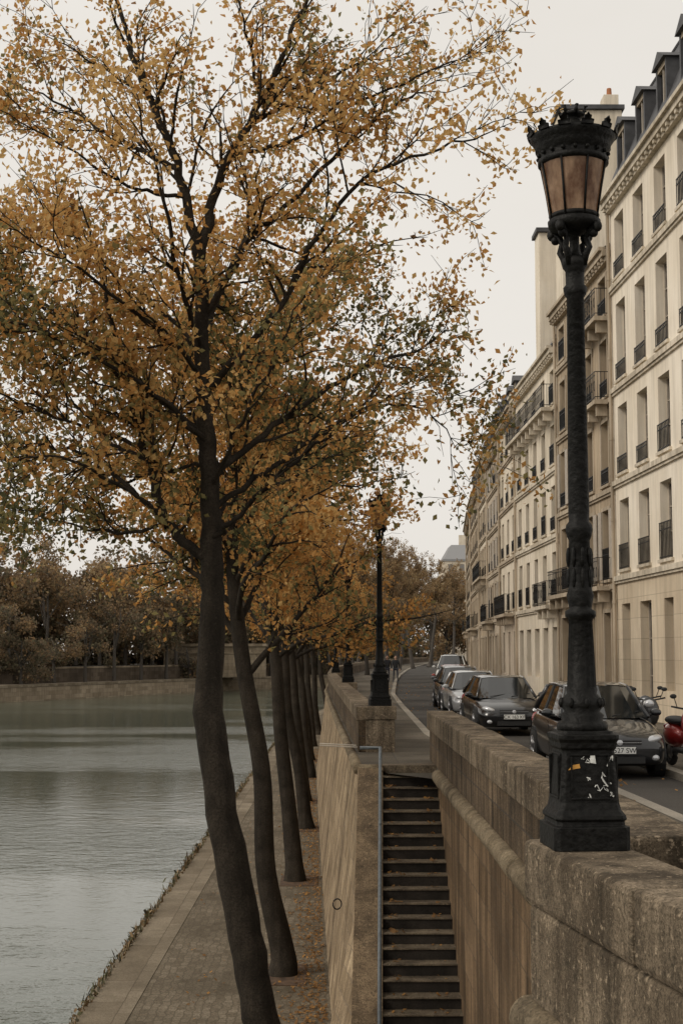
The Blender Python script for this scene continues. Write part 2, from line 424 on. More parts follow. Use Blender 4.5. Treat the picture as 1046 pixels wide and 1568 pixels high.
mb = MB(); mb.tube([(-.25, 30, .15), (.55, 29.4, .15)], .014, 6); mb.tube([(-.25, 30.6, .15), (.55, 30.0, .15)], .014, 6)
mb.obj('wall_bracket', [M_frame])

# ------------------------------------------------------------------ right-hand retaining wall + parapet
mb = MB()
mb.quad((1.83, 8.6, -4.1), (1.83, 25.9, -4.1), (1.83, 25.9, .0), (1.83, 8.6, .0))
mb.quad((1.83, 25.9, -4.1), (1.83, 25.9, .1), (2.2, 25.9, .1), (2.2, 25.9, -4.1))
mb.obj('retaining_wall', [M_ret])
mb = MB()
yc = 8.7
while yc < 23.5:
    mb.tube([(1.80 + random.uniform(-.012, .012), yc, .0), (1.80, yc + 1.28, random.uniform(-.01, .01))], .12, 12); yc += 1.3
mb.obj('retaining_wall_cordon', [M_cord], smooth=True, bevel=.015)
mb = MB()
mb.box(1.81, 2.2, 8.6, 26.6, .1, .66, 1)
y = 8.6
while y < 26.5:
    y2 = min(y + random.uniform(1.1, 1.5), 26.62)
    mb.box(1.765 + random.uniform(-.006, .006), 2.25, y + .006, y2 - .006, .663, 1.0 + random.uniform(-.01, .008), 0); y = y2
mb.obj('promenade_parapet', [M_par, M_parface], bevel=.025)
nl = [(9.0, 1.06), (8.6, 1.12), (6.0, 1.5), (4.0, 1.95), (2.0, 2.5), (-3, 4)]
def NL(y): return I(y, sorted(nl))
mb = MB()
def prism(mb, ya, yb, off, wd, z0, z1, m, g=0):
    xa, xb = NL(ya) + off, NL(yb) + off
    vs = [(xa, ya - g, z0), (xa + wd, ya - g + .05, z0), (xb + wd, yb + g + .05, z0), (xb, yb + g, z0)]
    vs += [(x, y, z1) for x, y, z in vs]
    mb.add(vs, [(0, 3, 2, 1), (4, 5, 6, 7), (0, 1, 5, 4), (1, 2, 6, 5), (2, 3, 7, 6), (3, 0, 4, 7)], m)
prism(mb, 8.55, 6.75, 0, .5, .64, 1.0, 0, .008)
prism(mb, 6.75, 5.6, 0, .5, .64, 1.006, 0, .009)
prism(mb, 5.6, 4.0, 0, .5, .64, 1.0, 0, .008)
prism(mb, 4.0, 2.0, 0, .5, .64, 1.0, 0, .006)
prism(mb, 2.0, -3.0, 0, .5, .64, 1.0, 0, .006)
mb.box(1.3, 1.8, 8.58, 9.1, .1, .97, 0)
for a, b in ((8.55, 7.6), (7.6, 6.0), (6.0, 4.0), (4.0, 2.0), (2.0, -3)):
    prism(mb, a, b, .03, .45, .06, .628, 1, .004)
mb.obj('corner_parapet', [M_par, M_par], bevel=.035)
mb = MB()
for a, b in ((8.55, 6.0), (6.0, 4.0), (4.0, 2.0), (2.0, -3)):
    xa, xb = NL(a) + .06, NL(b) + .06
    mb.quad((xa, a, .1), (xb, b, .1), (xb - .2, b, -4.1), (xa - .2, a, -4.1))
mb.quad((NL(8.55) + .06, 8.55, .1), (1.9, 8.65, .1), (1.9, 8.65, -4.1), (NL(8.55) - .14, 8.55, -4.1))
mb.obj('corner_retaining_wall', [M_ret])
mb = MB(); mb.tube([(NL(y) + .05, y, -.04) for y in (8.6, 8, 7, 6, 5, 4, 2, -3)], .13, 12)
mb.ellip((NL(8.6) + .05, 8.6, -.04), (.13, .1, .13))
mb.obj('corner_wall_cordon', [M_cord], smooth=True)

# ------------------------------------------------------------------ street lamps
def street_lamp(loc, rz=0, hi=True):
    e = empty('street_lamp', loc, rz)
    k = 32 if hi else 16
    mb = MB()
    def sq(levels):
        vs = []; fs = []
        for z, h in levels:
            h *= .86; c = h * .86
            vs += [(h, -c, z), (h, c, z), (c, h, z), (-c, h, z), (-h, c, z), (-h, -c, z), (-c, -h, z), (c, -h, z)]
        for j in range(len(levels) - 1):
            for i in range(8):
                fs.append((j * 8 + i, j * 8 + (i + 1) % 8, (j + 1) * 8 + (i + 1) % 8, (j + 1) * 8 + i))
        fs.append(tuple(range(8))[::-1]); fs.append(tuple((len(levels) - 1) * 8 + i for i in range(8)))
        mb.add(vs, fs)
    sq([(0, .25), (.13, .25), (.135, .225), (.16, .222), (.17, .235), (.19, .23), (.22, .205), (.26, .195), (.55, .172), (.56, .185), (.59, .188), (.61, .2), (.635, .2), (.64, .17), (.655, .165)])
    for a in range(4):
        ca, sa = math.cos(a * math.pi / 2), math.sin(a * math.pi / 2)
        T = lambda x, y, z: (x * ca - y * sa, x * sa + y * ca, z)
        for (x0, x1, z0, z1) in ((-.11, .11, .275, .29), (-.11, .11, .515, .53), (-.11, -.10, .29, .515), (.10, .11, .29, .515)):
            yy = lambda z: -(.195 - (z - .26) * .079) * .86
            mb.box(x0, x1, yy(z0) - .007, yy(z0) + .02, z0, z1, 0, T)
    mb.obj('pedestal', [M_lamp], e, bevel=.006 if hi else 0)
    mb = MB()
    mb.lathe([(.645, .14), (.68, .147), (.70, .135), (.71, .115), (.74, .125), (.76, .10), (.79, .12), (.83, .115), (.86, .085), (.885, .09), (.9, .084), (1.27, .068), (1.285, .07), (1.30, .088), (1.33, .088), (1.345, .064), (1.36, .066), (1.42, .078), (1.46, .068), (1.74, .06), (1.76, .07), (1.80, .078), (1.83, .074), (1.85, .058), (1.9, .061), (3.17, .05), (3.19, .064), (3.23, .07), (3.25, .054), (3.33, .056), (3.36, .074), (3.40, .076), (3.42, .05), (3.45, .03), (3.54, .028), (3.56, .06), (3.575, .13), (3.60, .152), (3.63, .155), (3.645, .14)], k, 0, flute=(.895, 1.275))
    for j in range(8):
        a = j * math.pi / 4
        for z0 in (1.48, 1.6):
            mb.ellip((.066 * math.cos(a), .066 * math.sin(a), z0 + .04), (.014, .014, .06), 0, 6, 5)
        mb.ellip((.118 * math.cos(a), .118 * math.sin(a), .81), (.02, .02, .03), 0, 6, 5)
    for j in range(4):
        a = j * math.pi / 2 + math.pi / 4
        pts = [(r * math.cos(a), r * math.sin(a), z) for r, z in ((.06, 3.36), (.075, 3.42), (.10, 3.46), (.085, 3.51), (.10, 3.55), (.135, 3.58))]
        mb.tube(pts, [.02, .022, .02, .018, .02, .02], 6)
        mb.ellip((.13 * math.cos(a), .13 * math.sin(a), 3.54), (.028, .028, .028), 0, 8, 6)
        mb.ellip((.155 * math.cos(a), .155 * math.sin(a), 3.575), (.03, .03, .035), 0, 8, 6)
    mb.obj('column', [M_lamp], e, smooth=True)
    mb = MB()
    mb.lathe([(3.965, .19), (3.975, .208), (4.0, .208), (4.01, .198), (4.04, .2), (4.06, .222), (4.08, .222), (4.10, .232), (4.13, .252), (4.145, .25), (4.148, .235), (4.15, .20), (4.175, .155), (4.2, .10), (4.21, .085), (4.22, .09), (4.23, .06), (4.25, .045), (4.262, .05), (4.27, .072), (4.285, .075), (4.29, .065)], k)
    nb = 8
    for j in range(nb):
        a = 2 * math.pi * j / nb + .2
        ca, sa = math.cos(a), math.sin(a)
        mb.tube([(.142 * ca, .142 * sa, 3.64), (.17 * ca, .17 * sa, 3.82), (.2 * ca, .2 * sa, 3.975)], .0075, 5)
    mb.lathe([(3.64, .143), (3.665, .149), (3.67, .142)], k)
    for j in range(18):
        a = 2 * math.pi * j / 18
        mb.ellip((.206 * math.cos(a), .206 * math.sin(a), 4.025), (.014, .014, .014), 0, 6, 4)
    n = 12
    for j in range(n):
        a = 2 * math.pi * j / n + .1; ca, sa = math.cos(a), math.sin(a)
        T = lambda x, y, z: ((.247 + y + (z - 4.14) * .3) * ca - x * sa, (.247 + y + (z - 4.14) * .3) * sa + x * ca, z)
        vs = [(-.036, 0, 4.138), (.036, 0, 4.138), (.038, 0, 4.162), (.02, 0, 4.165), (.022, 0, 4.182), (.01, 0, 4.186), (0, 0, 4.2), (-.01, 0, 4.186), (-.022, 0, 4.182), (-.02, 0, 4.165), (-.038, 0, 4.162)]
        fr = [T(*p) for p in vs]; bk = [T(x, .014, z) for x, y, z in vs]
        m_ = len(vs)
        mb.add(fr + bk, [tuple(range(m_)), tuple(range(m_, 2 * m_))[::-1]] + [(i, (i + 1) % m_, m_ + (i + 1) % m_, m_ + i) for i in range(m_)])
    for j in range(7):
        a = 2 * math.pi * j / 7 + .3; ca, sa = math.cos(a), math.sin(a)
        mb.tube([(.062 * ca, .062 * sa, 4.27), (.076 * ca, .076 * sa, 4.30), (.086 * ca, .086 * sa, 4.318), (.072 * ca, .072 * sa, 4.326)], [.014, .011, .013, .004], 5)
    mb.lathe([(4.28, .05), (4.3, .035), (4.31, .02), (4.318, .004)], 12)
    mb.obj('lantern_crown', [M_lamp], e, smooth=True)
    mb = MB(); mb.lathe([(3.645, .138), (3.8, .163), (3.972, .192)], k, cap=False)
    mb.obj('lantern_glass', [M_lglass], e, smooth=True)
    return e

M_white = simple('sticker_white', (.6, .6, .57), .6, noise=.4, nscale=30)
M_orange = simple('sticker_orange', (.55, .27, .05), .6)
lp = street_lamp((1.43, 8.2, 1.0), R(4))
street_lamp((.97, 29, 1.01), R(5), False)
street_lamp((.58, 51, 1.01), 0, False)
street_lamp((.2, 73.5, 1.01), 0, False)
mb = MB()
random.seed(3)
def yface(z): return -(.195 - (z - .26) * .079) * .86 - .004
for (x0, z0, n) in ((.02, .50, 7), (.07, .42, 9), (.04, .33, 8), (.10, .46, 8), (.09, .34, 9), (-.03, .5, 5), (.12, .30, 6), (-.02, .4, 6), (.0, .29, 5)):
    x, z = x0, z0; pts = []
    for i in range(n):
        pts.append((x, yface(z), z)); x += random.uniform(-.022, .022); z += random.uniform(-.03, .028)
        z = min(max(z, .28), .52); x = min(max(x, -.09), .13)
    mb.tube(pts, [random.choice([.002, .003, .0045])] * len(pts), 4, 0)
mb.quad((-.125, yface(.44) - .004, .44), (-.055, yface(.45) - .004, .452), (-.06, yface(.47) - .004, .475), (-.10, yface(.47) - .004, .468), 1)
mb.quad((.0, yface(.45) - .002, .48), (.035, yface(.45) - .002, .475), (.03, yface(.5) - .002, .52), (.004, yface(.5) - .002, .52), 0)
mb.obj('graffiti_and_sticker', [M_white, M_orange], lp)

# ------------------------------------------------------------------ buildings
def building(y0, y1, floors, wall, gwall, roofh=2.8, bays=None, dormers=True, depth=11, rail=True, balc=(), seed=0, winw=1.05, chim=True, trim=None, surround=True, i1=.9, shut=0):
    rr = random.Random(seed); trim = trim or M_trim
    x0 = I(y0, FAC); x1 = I(y1, FAC)
    p0 = Vector((x0, y0, 0)); p1 = Vector((x1, y1, 0)); Lw = (p1 - p0).length
    t = (p1 - p0).normalized(); nrm = Vector((t.y, -t.x, 0))
    T = lambda s, n, z: tuple(p0 + t * s + nrm * n + Vector((0, 0, z)))
    e = empty('apartment_building')
    W = MB(); G = MB(); Rl = MB(); Rf = MB()
    bays = bays or max(2, int(Lw / 2.45)); bw = Lw / bays
    for fi, (za, zb) in enumerate(zip(floors[:-1], floors[1:])):
        g = fi == 0; mi = 1 if g else 0
        for bi in range(bays):
            s0 = bi * bw; s1 = s0 + bw; c = (s0 + s1) / 2 + rr.uniform(-.04, .04)
            ww = winw
            wz0, wz1 = za + .22, zb - .62
            if g:
                ww = rr.choice([.95, 1.05, 1.3]); wz0 = za + (.02 if rr.random() < .45 else .9); wz1 = zb - .85
            a, b = c - ww / 2, c + ww / 2
            W.quad(T(s0, 0, za), T(a, 0, za), T(a, 0, zb), T(s0, 0, zb), mi)
            W.quad(T(b, 0, za), T(s1, 0, za), T(s1, 0, zb), T(b, 0, zb), mi)
            W.quad(T(a, 0, za), T(b, 0, za), T(b, 0, wz0), T(a, 0, wz0), mi)
            W.quad(T(a, 0, wz1), T(b, 0, wz1), T(b, 0, zb), T(a, 0, zb), mi)
            d = .32
            W.quad(T(a, 0, wz0), T(a, d, wz0), T(a, d, wz1), T(a, 0, wz1), mi)
            W.quad(T(b, 0, wz0), T(b, d, wz0), T(b, d, wz1), T(b, 0, wz1), mi)
            W.quad(T(a, 0, wz0), T(b, 0, wz0), T(b, d, wz0), T(a, d, wz0), mi)
            W.quad(T(a, 0, wz1), T(b, 0, wz1), T(b, d, wz1), T(a, d, wz1), mi)
            G.quad(T(a, d - .02, wz0), T(b, d - .02, wz0), T(b, d - .02, wz1), T(a, d - .02, wz1), 2 if (g and wz0 < za + .1 and rr.random() < .6) else 0)
            fr = .05
            for (u0, u1, v0, v1) in ((a, a + fr, wz0, wz1), (b - fr, b, wz0, wz1), (c - .035, c + .035, wz0 + fr, wz1 - fr), (a + fr, b - fr, wz0, wz0 + fr), (a + fr, b - fr, wz1 - fr, wz1)):
                G.box(u0, u1, d - .075, d - .024, v0, v1, 1, T)
            for q in (.36, .68):
                zz = wz0 + (wz1 - wz0) * q
                G.box(a + fr, c - .035, d - .065, d - .026, zz, zz + .03, 1, T); G.box(c + .035, b - fr, d - .065, d - .026, zz, zz + .03, 1, T)
            if rr.random() < .25 and not g:
                G.quad(T(a + .05, d - .022, wz0), T(c - .1, d - .022, wz0), T(c - .2, d - .022, wz1), T(a + .05, d - .022, wz1), 3)
            if not g and rr.random() < shut:
                for u0, u1 in ((a - .5, a - .02), (b + .02, b + .5)):
                    G.box(u0, u1, -.075, -.04, wz0 + .02, wz1, 1, T)
            if surround:
                W.box(a - .13, a - .003, -.035, .0, wz0, wz1 + .12, 2, T); W.box(b + .003, b + .13, -.035, .0, wz0, wz1 + .12, 2, T)
                W.box(a - .003, b + .003, -.04, .0, wz1, wz1 + .12, 2, T)
            if not g: W.box(a - .12, b + .12, -.08, 0, wz0 - .09, wz0 - .003, 2, T)
            if rail and not g:
                h = .5 if fi > 1 else .75
                if rr.random() < .25: h += .25
                yo = -.045
                for zz in (wz0 + .04, wz0 + h, wz0 + h * .8): Rl.box(a + .01, b - .01, yo - .014, yo + .014, zz, zz + .026, 0, T)
                nb = 9
                for q in range(nb):
                    s_ = a + .03 + (b - a - .06) * q / (nb - 1)
                    Rl.box(s_ - .011, s_ + .011, yo - .011, yo + .011, wz0, wz0 + h, 0, T)
        if fi in balc:
            zb_ = za - .02
            bs0, bs1 = (bw * .15, Lw - bw * .15) if balc[fi] == 'full' else (Lw * balc[fi][0], Lw * balc[fi][1])
            W.box(bs0, bs1, -.56, -.12, zb_ - .14, zb_, 2, T)
            for s_ in np.arange(bs0 + .2, bs1, 1.2): W.box(s_, s_ + .16, -.45, -.1, zb_ - .5, zb_ - .143, 2, T)
            for zz in (zb_ + .08, zb_ + .78, zb_ + .9): Rl.box(bs0, bs1, -.54, -.52, zz, zz + .022, 0, T)
            for s_ in (bs0, bs1 - .03):
                for zz in (zb_ + .08, zb_ + .9): Rl.box(s_, s_ + .03, -.515, -.1, zz, zz + .022, 0, T)
                for nn in np.arange(-.46, -.1, .12): Rl.box(s_ + .006, s_ + .02, nn, nn + .014, zb_, zb_ + .9, 0, T)
            for s_ in np.arange(bs0 + .05, bs1, .17):
                Rl.box(s_ - .007, s_ + .007, -.536, -.522, zb_, zb_ + .9, 0, T)
            for s_ in np.arange(bs0 + .1, bs1 - .1, .34):
                Rl.tube([T(s_ + .07 * math.cos(q), -.53, zb_ + .45 + .16 * math.sin(q)) for q in np.linspace(0, 6.28, 9)], .008, 4)
        if fi > 0:
            W.box(0, Lw, -.12, -.0, za - .12, za + .03, 2, T); W.box(0, Lw, -.07, -.0, za - .2, za - .123, 2, T)
    ze = floors[-1]
    W.box(0, Lw, -.05, 0, floors[0] - .1, floors[0] + .0, 2, T)
    W.box(-.03, Lw + .02, -.28, .0, ze - .14, ze + .04, 2, T); W.box(0, Lw, -.38, .0, ze + .043, ze + .16, 2, T); W.box(0, Lw, -.16, .0, ze - .3, ze - .143, 2, T)
    for s_ in np.arange(.2, Lw, .45): W.box(s_, s_ + .14, -.25, -.163, ze - .26, ze - .143, 2, T)
    Rl.tube([T(Lw - .12, -.1, .1), T(Lw - .12, -.1, ze - .3)], .055, 8, 1)
    for zz in np.arange(1, ze, 2.6): Rl.tube([T(Lw - .12, -.1, zz), T(Lw - .12, -.1, zz + .1)], .07, 8, 1)
    for s_ in (0.002, Lw - .002): W.quad(T(s_, 0, -.1), T(s_, depth, -.1), T(s_, depth, ze + roofh * .4), T(s_, 0, ze), 0)
    W.quad(T(0, depth, -.1), T(Lw, depth, -.1), T(Lw, depth, ze), T(0, depth, ze), 0)
    zt = ze + roofh
    Rf.quad(T(0, -.2, ze + .16), T(Lw, -.2, ze + .16), T(Lw, i1, zt), T(0, i1, zt))
    Rf.quad(T(0, i1, zt), T(Lw, i1, zt), T(Lw, depth / 2, zt + .5), T(0, depth / 2, zt + .5))
    Rf.quad(T(0, depth, ze + .1), T(Lw, depth, ze + .1), T(Lw, depth / 2, zt + .5), T(0, depth / 2, zt + .5))
    for s_ in (0, Lw): Rf.add([T(s_, -.2, ze + .1), T(s_, i1, zt), T(s_, depth / 2, zt + .5), T(s_, depth, ze + .1)], [(0, 1, 2, 3)])
    Rf.tube([T(0, i1, zt + .02), T(Lw, i1, zt + .02)], .06, 6)
    if dormers:
        for bi in range(bays):
            if rr.random() < .2 and bays > 7: continue
            c = (bi + .5) * bw; hw = .55; z0 = ze + .3; z1 = min(zt - .35, ze + 2.2)
            nf = .12
            Rf.box(c - hw, c - hw + .12, nf, 1.2, z0, z1, 0, T); Rf.box(c + hw - .12, c + hw, nf, 1.2, z0, z1, 0, T)
            Rf.box(c - hw + .123, c + hw - .123, nf + .02, 1.2, z1 - .15, z1 - .003, 1, T)
            Rf.box(c - hw + .123, c + hw - .123, nf + .02, .4, z0, z0 + .12, 1, T)
            G.quad(T(c - hw + .12, nf + .12, z0), T(c + hw - .12, nf + .12, z0), T(c + hw - .12, nf + .12, z1), T(c - hw + .12, nf + .12, z1), 0)
            G.box(c - .03, c + .03, nf + .06, nf + .115, z0 + .12, z1 - .15, 1, T)
            a0 = [T(c - hw - .1, nf - .1, z1), T(c + hw + .1, nf - .1, z1), T(c, nf - .1, z1 + .36), T(c - hw - .1, 1.3, z1), T(c + hw + .1, 1.3, z1), T(c, 1.3, z1 + .36)]
            Rf.add(a0, [(0, 1, 2), (3, 5, 4), (0, 2, 5, 3), (1, 4, 5, 2), (0, 3, 4, 1)], 0)
    if chim:
        for s_ in (Lw - .5,):
            W.box(s_, s_ + .46, 2.6, 5.2, ze + .5, zt + 1.3, 0, T); W.box(s_ - .05, s_ + .5, 2.5, 5.3, zt + 1.303, zt + 1.42, 2, T)
            for nn in np.arange(2.8, 5.1, .5):
                q = Vector(T(s_ + .22, nn, zt + 1.42)); Rf.lathe([(0, .11), (.45, .09)], 8, 2, q)
    W.obj('walls', [wall, gwall, trim], e); G.obj('windows', [M_glass, M_frame, M_door, M_curtain], e)
    Rl.obj('railings_and_downpipe', [M_iron, M_trim], e); Rf.obj('roof', [M_slate, M_trim, M_terra], e)
    return e

building(27.9, 45, [.12, 4.42, 7.43, 10.4, 13.7, 16.5], M_wA, M_wAg, 3.8, bays=7, seed=1, balc={}, depth=12, winw=1.2, trim=M_trimA, surround=False, i1=1.3)
building(45.0, 54.3, [.12, 4.2, 7.3, 10.2, 12.9, 15.0], M_wB, M_wB, .9, bays=4, seed=2, balc={1: 'full', 3: (.02, .4), 4: (.0, .35)}, dormers=False, chim=False, shut=.5)
building(54.35, 66, [.12, 3.9, 6.6, 9.2, 11.6, 13.8], M_wC, M_wC, 1.7, bays=5, seed=3, balc={1: (.0, .3), 4: 'full'}, surround=False, winw=1.0, dormers=False, trim=M_trimA)
building(66.05, 74, [.12, 3.9, 6.6, 9.2, 11.5, 13.5], M_wC, M_wD, 1.8, bays=3, seed=4, balc={1: (.1, .8)}, surround=False)
building(74.05, 83, [.12, 3.8, 6.4, 8.8, 11.0, 13.0], M_wD, M_wD, 2.4, bays=4, seed=5, balc={1: (.5, .95)}, shut=.4)
building(83.05, 92, [.12, 3.8, 6.5, 9.0, 11.4, 13.6], M_wC, M_wB, 1.4, bays=5, seed=6, balc={2: 'full'}, winw=.9)
building(92.05, 108, [.12, 3.7, 6.3, 8.8, 11.0, 12.8], M_wB, M_wD, 2.4, bays=6, seed=7, balc={1: (.3, .8)})
building(108.05, 126, [.12, 3.7, 6.2, 8.6, 10.8, 12.6], M_wD, M_wD, 1.8, bays=7, seed=8, balc={1: (.3, .8)})
def setback(x0, x1, y0, y1, z1, mat):
    e = empty('setback_building'); W = MB()
    W.box(x0, x1, y0, y1, -.1, z1, 0); W.box(x0 - .12, x1 + .1, y0 - .12, y1 + .1, z1 + .003, z1 + .2, 1)
    W.box(x1 - .7, x1 - .1, y0 + .1, y0 + .9, z1 + .203, z1 + .7, 0)
    W.lathe([(0, .12), (.4, .1)], 8, 2, (x1 - .4, y0 + .5, z1 + .7))
    W.obj('walls', [mat, M_slate, M_terra, M_glass], e, bevel=.02)
setback(9.2, 11.7, 55.6, 57.2, 23.9, M_wC)
setback(8.95, 13.5, 60.2, 61.4, 20.2, M_wA)

e = empty('distant_apartment_block'); W = MB()
W.box(26, 60, 330, 345, 0, 23, 0); W.box(25.8, 60.2, 329.8, 345, 23.01, 23.5, 1)
W.add([(26, 330, 23.5), (60, 330, 23.5), (60, 345, 23.5), (26, 345, 23.5), (28, 333, 27), (59, 333, 27), (59, 343, 27), (28, 343, 27)], [(0, 1, 5, 4), (1, 2, 6, 5), (2, 3, 7, 6), (3, 0, 4, 7), (4, 5, 6, 7)], 1)
for x in np.arange(27, 59, 2.6):
    for z in (5, 9, 13, 17, 20.3): W.box(x, x + 1.1, 329.93, 330.1, z, z + 2, 2)
for x in (30, 37, 44): W.box(x, x + 2, 335, 336, 27, 29.5, 0)
W.obj('walls_and_roof', [M_wC, simple('hazed_roof', (.26, .26, .265), .8), simple('hazed_windows', (.2, .19, .18), .4)], e)  # roof and window colours lightened to stand in for haze

# ------------------------------------------------------------------ cars
M_tyre = simple('tyre', (.015, .015, .015), .85)
M_rim = simple('alloy', (.35, .35, .36), .35, metal=.8)
M_cglass = simple('car_glass', (.012, .014, .015), .04, spec=.8, coat=.5)
M_hl = simple('headlight', (.55, .56, .58), .08, metal=.3, coat=1)
M_plate = simple('number_plate', (.75, .75, .72), .4)
M_plastic = simple('black_plastic', (.012, .012, .012), .6)
M_red = simple('tail_lamp', (.3, .01, .01), .2, coat=1)
def paint(n, c, metal=.3): return simple(n, c, .32, metal=metal, coat=.9, noise=.08, nscale=3)
def car(loc, col, rz=0, zs=1.0, ls=1.0, txt=None, name='parked_car'):
    e = empty(name, loc, rz)
    P = paint('car_paint_' + name, col)
    st = [(-.02, .50, .60, .36), (.03, .68, .66, .27), (.14, .79, .72, .22), (.35, .84, .79, .2), (.7, .875, .86, .2), (1.05, .88, .93, .2), (1.6, .885, .95, .2), (2.4, .89, .965, .2), (3.2, .88, .99, .2), (3.75, .86, 1.0, .22), (4.02, .82, .95, .27), (4.14, .72, .82, .33)]
    def sec(w_, zt, zb):
        half = [(0, zt + .015), (.5 * w_, zt + .005), (.82 * w_, zt - .04), (.95 * w_, zt - .12), (w_, zb + (zt - zb) * .6), (.985 * w_, zb + .17), (.95 * w_, zb + .03), (.8 * w_, zb), (0, zb)]
        return half + [(-x, z) for x, z in half[-2:0:-1]]
    B = MB(); vs = []; fs = []; K = 16
    for y, w_, zt, zb in st:
        for x, z in sec(w_, zt * zs if zt > .9 else zt * (1 + (zs - 1) * .5), zb): vs.append((x, y * ls, z))
    for j in range(len(st) - 1):
        for i in range(K): fs.append((j * K + i, j * K + (i + 1) % K, (j + 1) * K + (i + 1) % K, (j + 1) * K + i))
    fs.append(tuple(range(K))[::-1]); fs.append(tuple((len(st) - 1) * K + i for i in range(K)))
    B.add(vs, fs); B.obj('body', [P], e, smooth=True, subd=2)
    zr = 1.47 * zs
    bz = .955 * zs
    base = [(0, .93, bz - .04), (.5, .98, bz - .04), (.76, 1.16, bz - .03), (.815, 1.75, bz - .02), (.82, 2.45, bz), (.81, 3.25, bz + .02), (.75, 3.8, bz + .03), (.5, 4.0, bz + .02), (0, 4.05, bz + .02)]
    top = [(0, 1.66, zr - .04), (.38, 1.70, zr - .05), (.56, 1.80, zr - .075), (.59, 2.1, zr - .05), (.6, 2.55, zr - .03), (.585, 3.15, zr - .05), (.55, 3.5, zr - .09), (.38, 3.6, zr - .08), (0, 3.64, zr - .075)]
    Gm = MB(); n = len(base)
    for sgn in (1, -1):
        for i in range(n - 1):
            a, b = base[i], base[i + 1]; c_, d_ = top[i + 1], top[i]
            q = [(sgn * p[0], p[1] * ls, p[2]) for p in (a, b, c_, d_)]
            Gm.quad(*q)
    Gm.obj('glass', [M_cglass], e, smooth=True)
    Rf = MB(); vs = [(x, y * ls, z + .012) for x, y, z in top] + [(-x, y * ls, z + .012) for x, y, z in top[1:-1]][::-1]
    m_ = len(vs); cen = [(x * .75, 2.55 * ls + (y - 2.55 * ls) * .75, zr + .005) for x, y, z in vs]
    vs2 = vs + cen; fs = [(i, (i + 1) % m_, m_ + (i + 1) % m_, m_ + i) for i in range(m_)] + [tuple(range(m_, 2 * m_))]
    Rf.add(vs2, fs)
    for sgn in (1, -1):
        S = lambda p, o=0: (sgn * (p[0] + .004 + o), p[1] * ls, p[2])
        Rf.tube([S(base[2]), S(top[2])], .032, 6); Rf.tube([S(base[6]), S(top[6])], .06, 6)
        Rf.tube([S(p) for p in top[2:7]], .026, 6)
        Rf.tube([S(p) for p in base[2:7]], .018, 6)
    Rf.obj('roof', [P], e, smooth=True)
    D = MB()
    for sgn in (1, -1):
        D.tube([(sgn * (base[4][0] + .003), base[4][1] * ls, base[4][2]), (sgn * (top[4][0] + .003), top[4][1] * ls, top[4][2])], .028, 4, 0)
        for y in (.82, 3.38):
            D.tube([(sgn * .70, y * ls, .34), (sgn * .888, y * ls, .34)], .375, 20, 0)
        D.ellip((sgn * .95, 1.38 * ls, bz + .04), (.1, .07, .07), 4); D.tube([(sgn * .82, 1.36 * ls, bz), (sgn * .95, 1.38 * ls, bz + .02)], .02, 5, 0)
        D.tube([(sgn * .884, 1.62 * ls, .35), (sgn * .897, 1.62 * ls, .9)], .004, 4, 0)
        D.ellip((sgn * .6, .035, .36), (.07, .05, .05), 2)
        D.ellip((sgn * .70, 4.06 * ls, .82), (.1, .07, .13), 3)
    D.box(-.36, .36, -.035, .05, .575, .645, 0); D.box(-.36, .36, -.042, -.036, .606, .614, 2); D.box(-.42, .42, -.02, .05, .27, .38, 0)
    D.box(-.26, .26, -.062, -.045, .43, .54, 1); D.box(-.27, .27, -.046, .03, .42, .55, 0)
    D.ellip((0, -.05, .61), (.05, .012, .045), 2)
    D.box(-.26, .26, 4.14 * ls, 4.165 * ls, .6, .71, 1)
    D.tube([(-.45, .99, bz + .0), (.1, 1.12, bz + .08)], .008, 4, 0); D.tube([(.1, .98, bz), (.6, 1.2, bz + .07)], .008, 4, 0)
    D.tube([(0, 3.3 * ls, zr - .05), (0, 3.5 * ls, zr + .16)], .005, 4, 0)
    D.obj('trim', [M_plastic, M_plate, M_hl, M_red, P], e, smooth=False)
    H = MB()
    for sgn in (1, -1):
        o = len(H.v); cx = sgn * .60
        for j in range(7):
            for i in range(12):
                a = 2 * math.pi * i / 12; ph = math.pi * j / 6
                lx = .17 * math.sin(ph) * math.cos(a); ly = .15 * math.sin(ph) * math.sin(a); lz = .068 * math.cos(ph)
                H.v.append((cx + lx, .12 + ly + (sgn * lx + .17) * .35, .655 + lz + (sgn * lx) * .22))
        for j in range(6):
            for i in range(12):
                i2 = (i + 1) % 12; H.f.append((o + j * 12 + i, o + (j + 1) * 12 + i, o + (j + 1) * 12 + i2, o + j * 12 + i2)); H.m.append(0)
    H.obj('headlights', [M_hl], e, smooth=True)
    Wm = MB()
    for sgn in (1, -1):
        for y in (.82, 3.38):
            y *= ls
            prof = [(.0, .2), (.0, .27), (.02, .315), (.06, .325), (.16, .325), (.2, .31), (.205, .22), (.19, .2)]
            k = 24; vs = []; fs = []
            for dx, r in prof:
                for i in range(k):
                    a = 2 * math.pi * i / k; vs.append((sgn * (.70 + dx), y + r * math.cos(a), .325 + r * math.sin(a)))
            for j in range(len(prof) - 1):
                for i in range(k): fs.append((j * k + i, j * k + (i + 1) % k, (j + 1) * k + (i + 1) % k, (j + 1) * k + i))
            Wm.add(vs, fs, 0)
            for q in range(5):
                a = 2 * math.pi * q / 5
                Wm.tube([(sgn * .90, y, .325), (sgn * .893, y + .2 * math.cos(a), .325 + .2 * math.sin(a))], [.035, .028], 5, 1)
            Wm.tube([(sgn * .86, y, .325), (sgn * .87, y, .325)], .2, 16, 0)
            rim = [(sgn * .897, y + .205 * math.cos(a), .325 + .205 * math.sin(a)) for a in np.linspace(0, 2 * math.pi, 20)]
            Wm.tube(rim, .014, 5, 1)
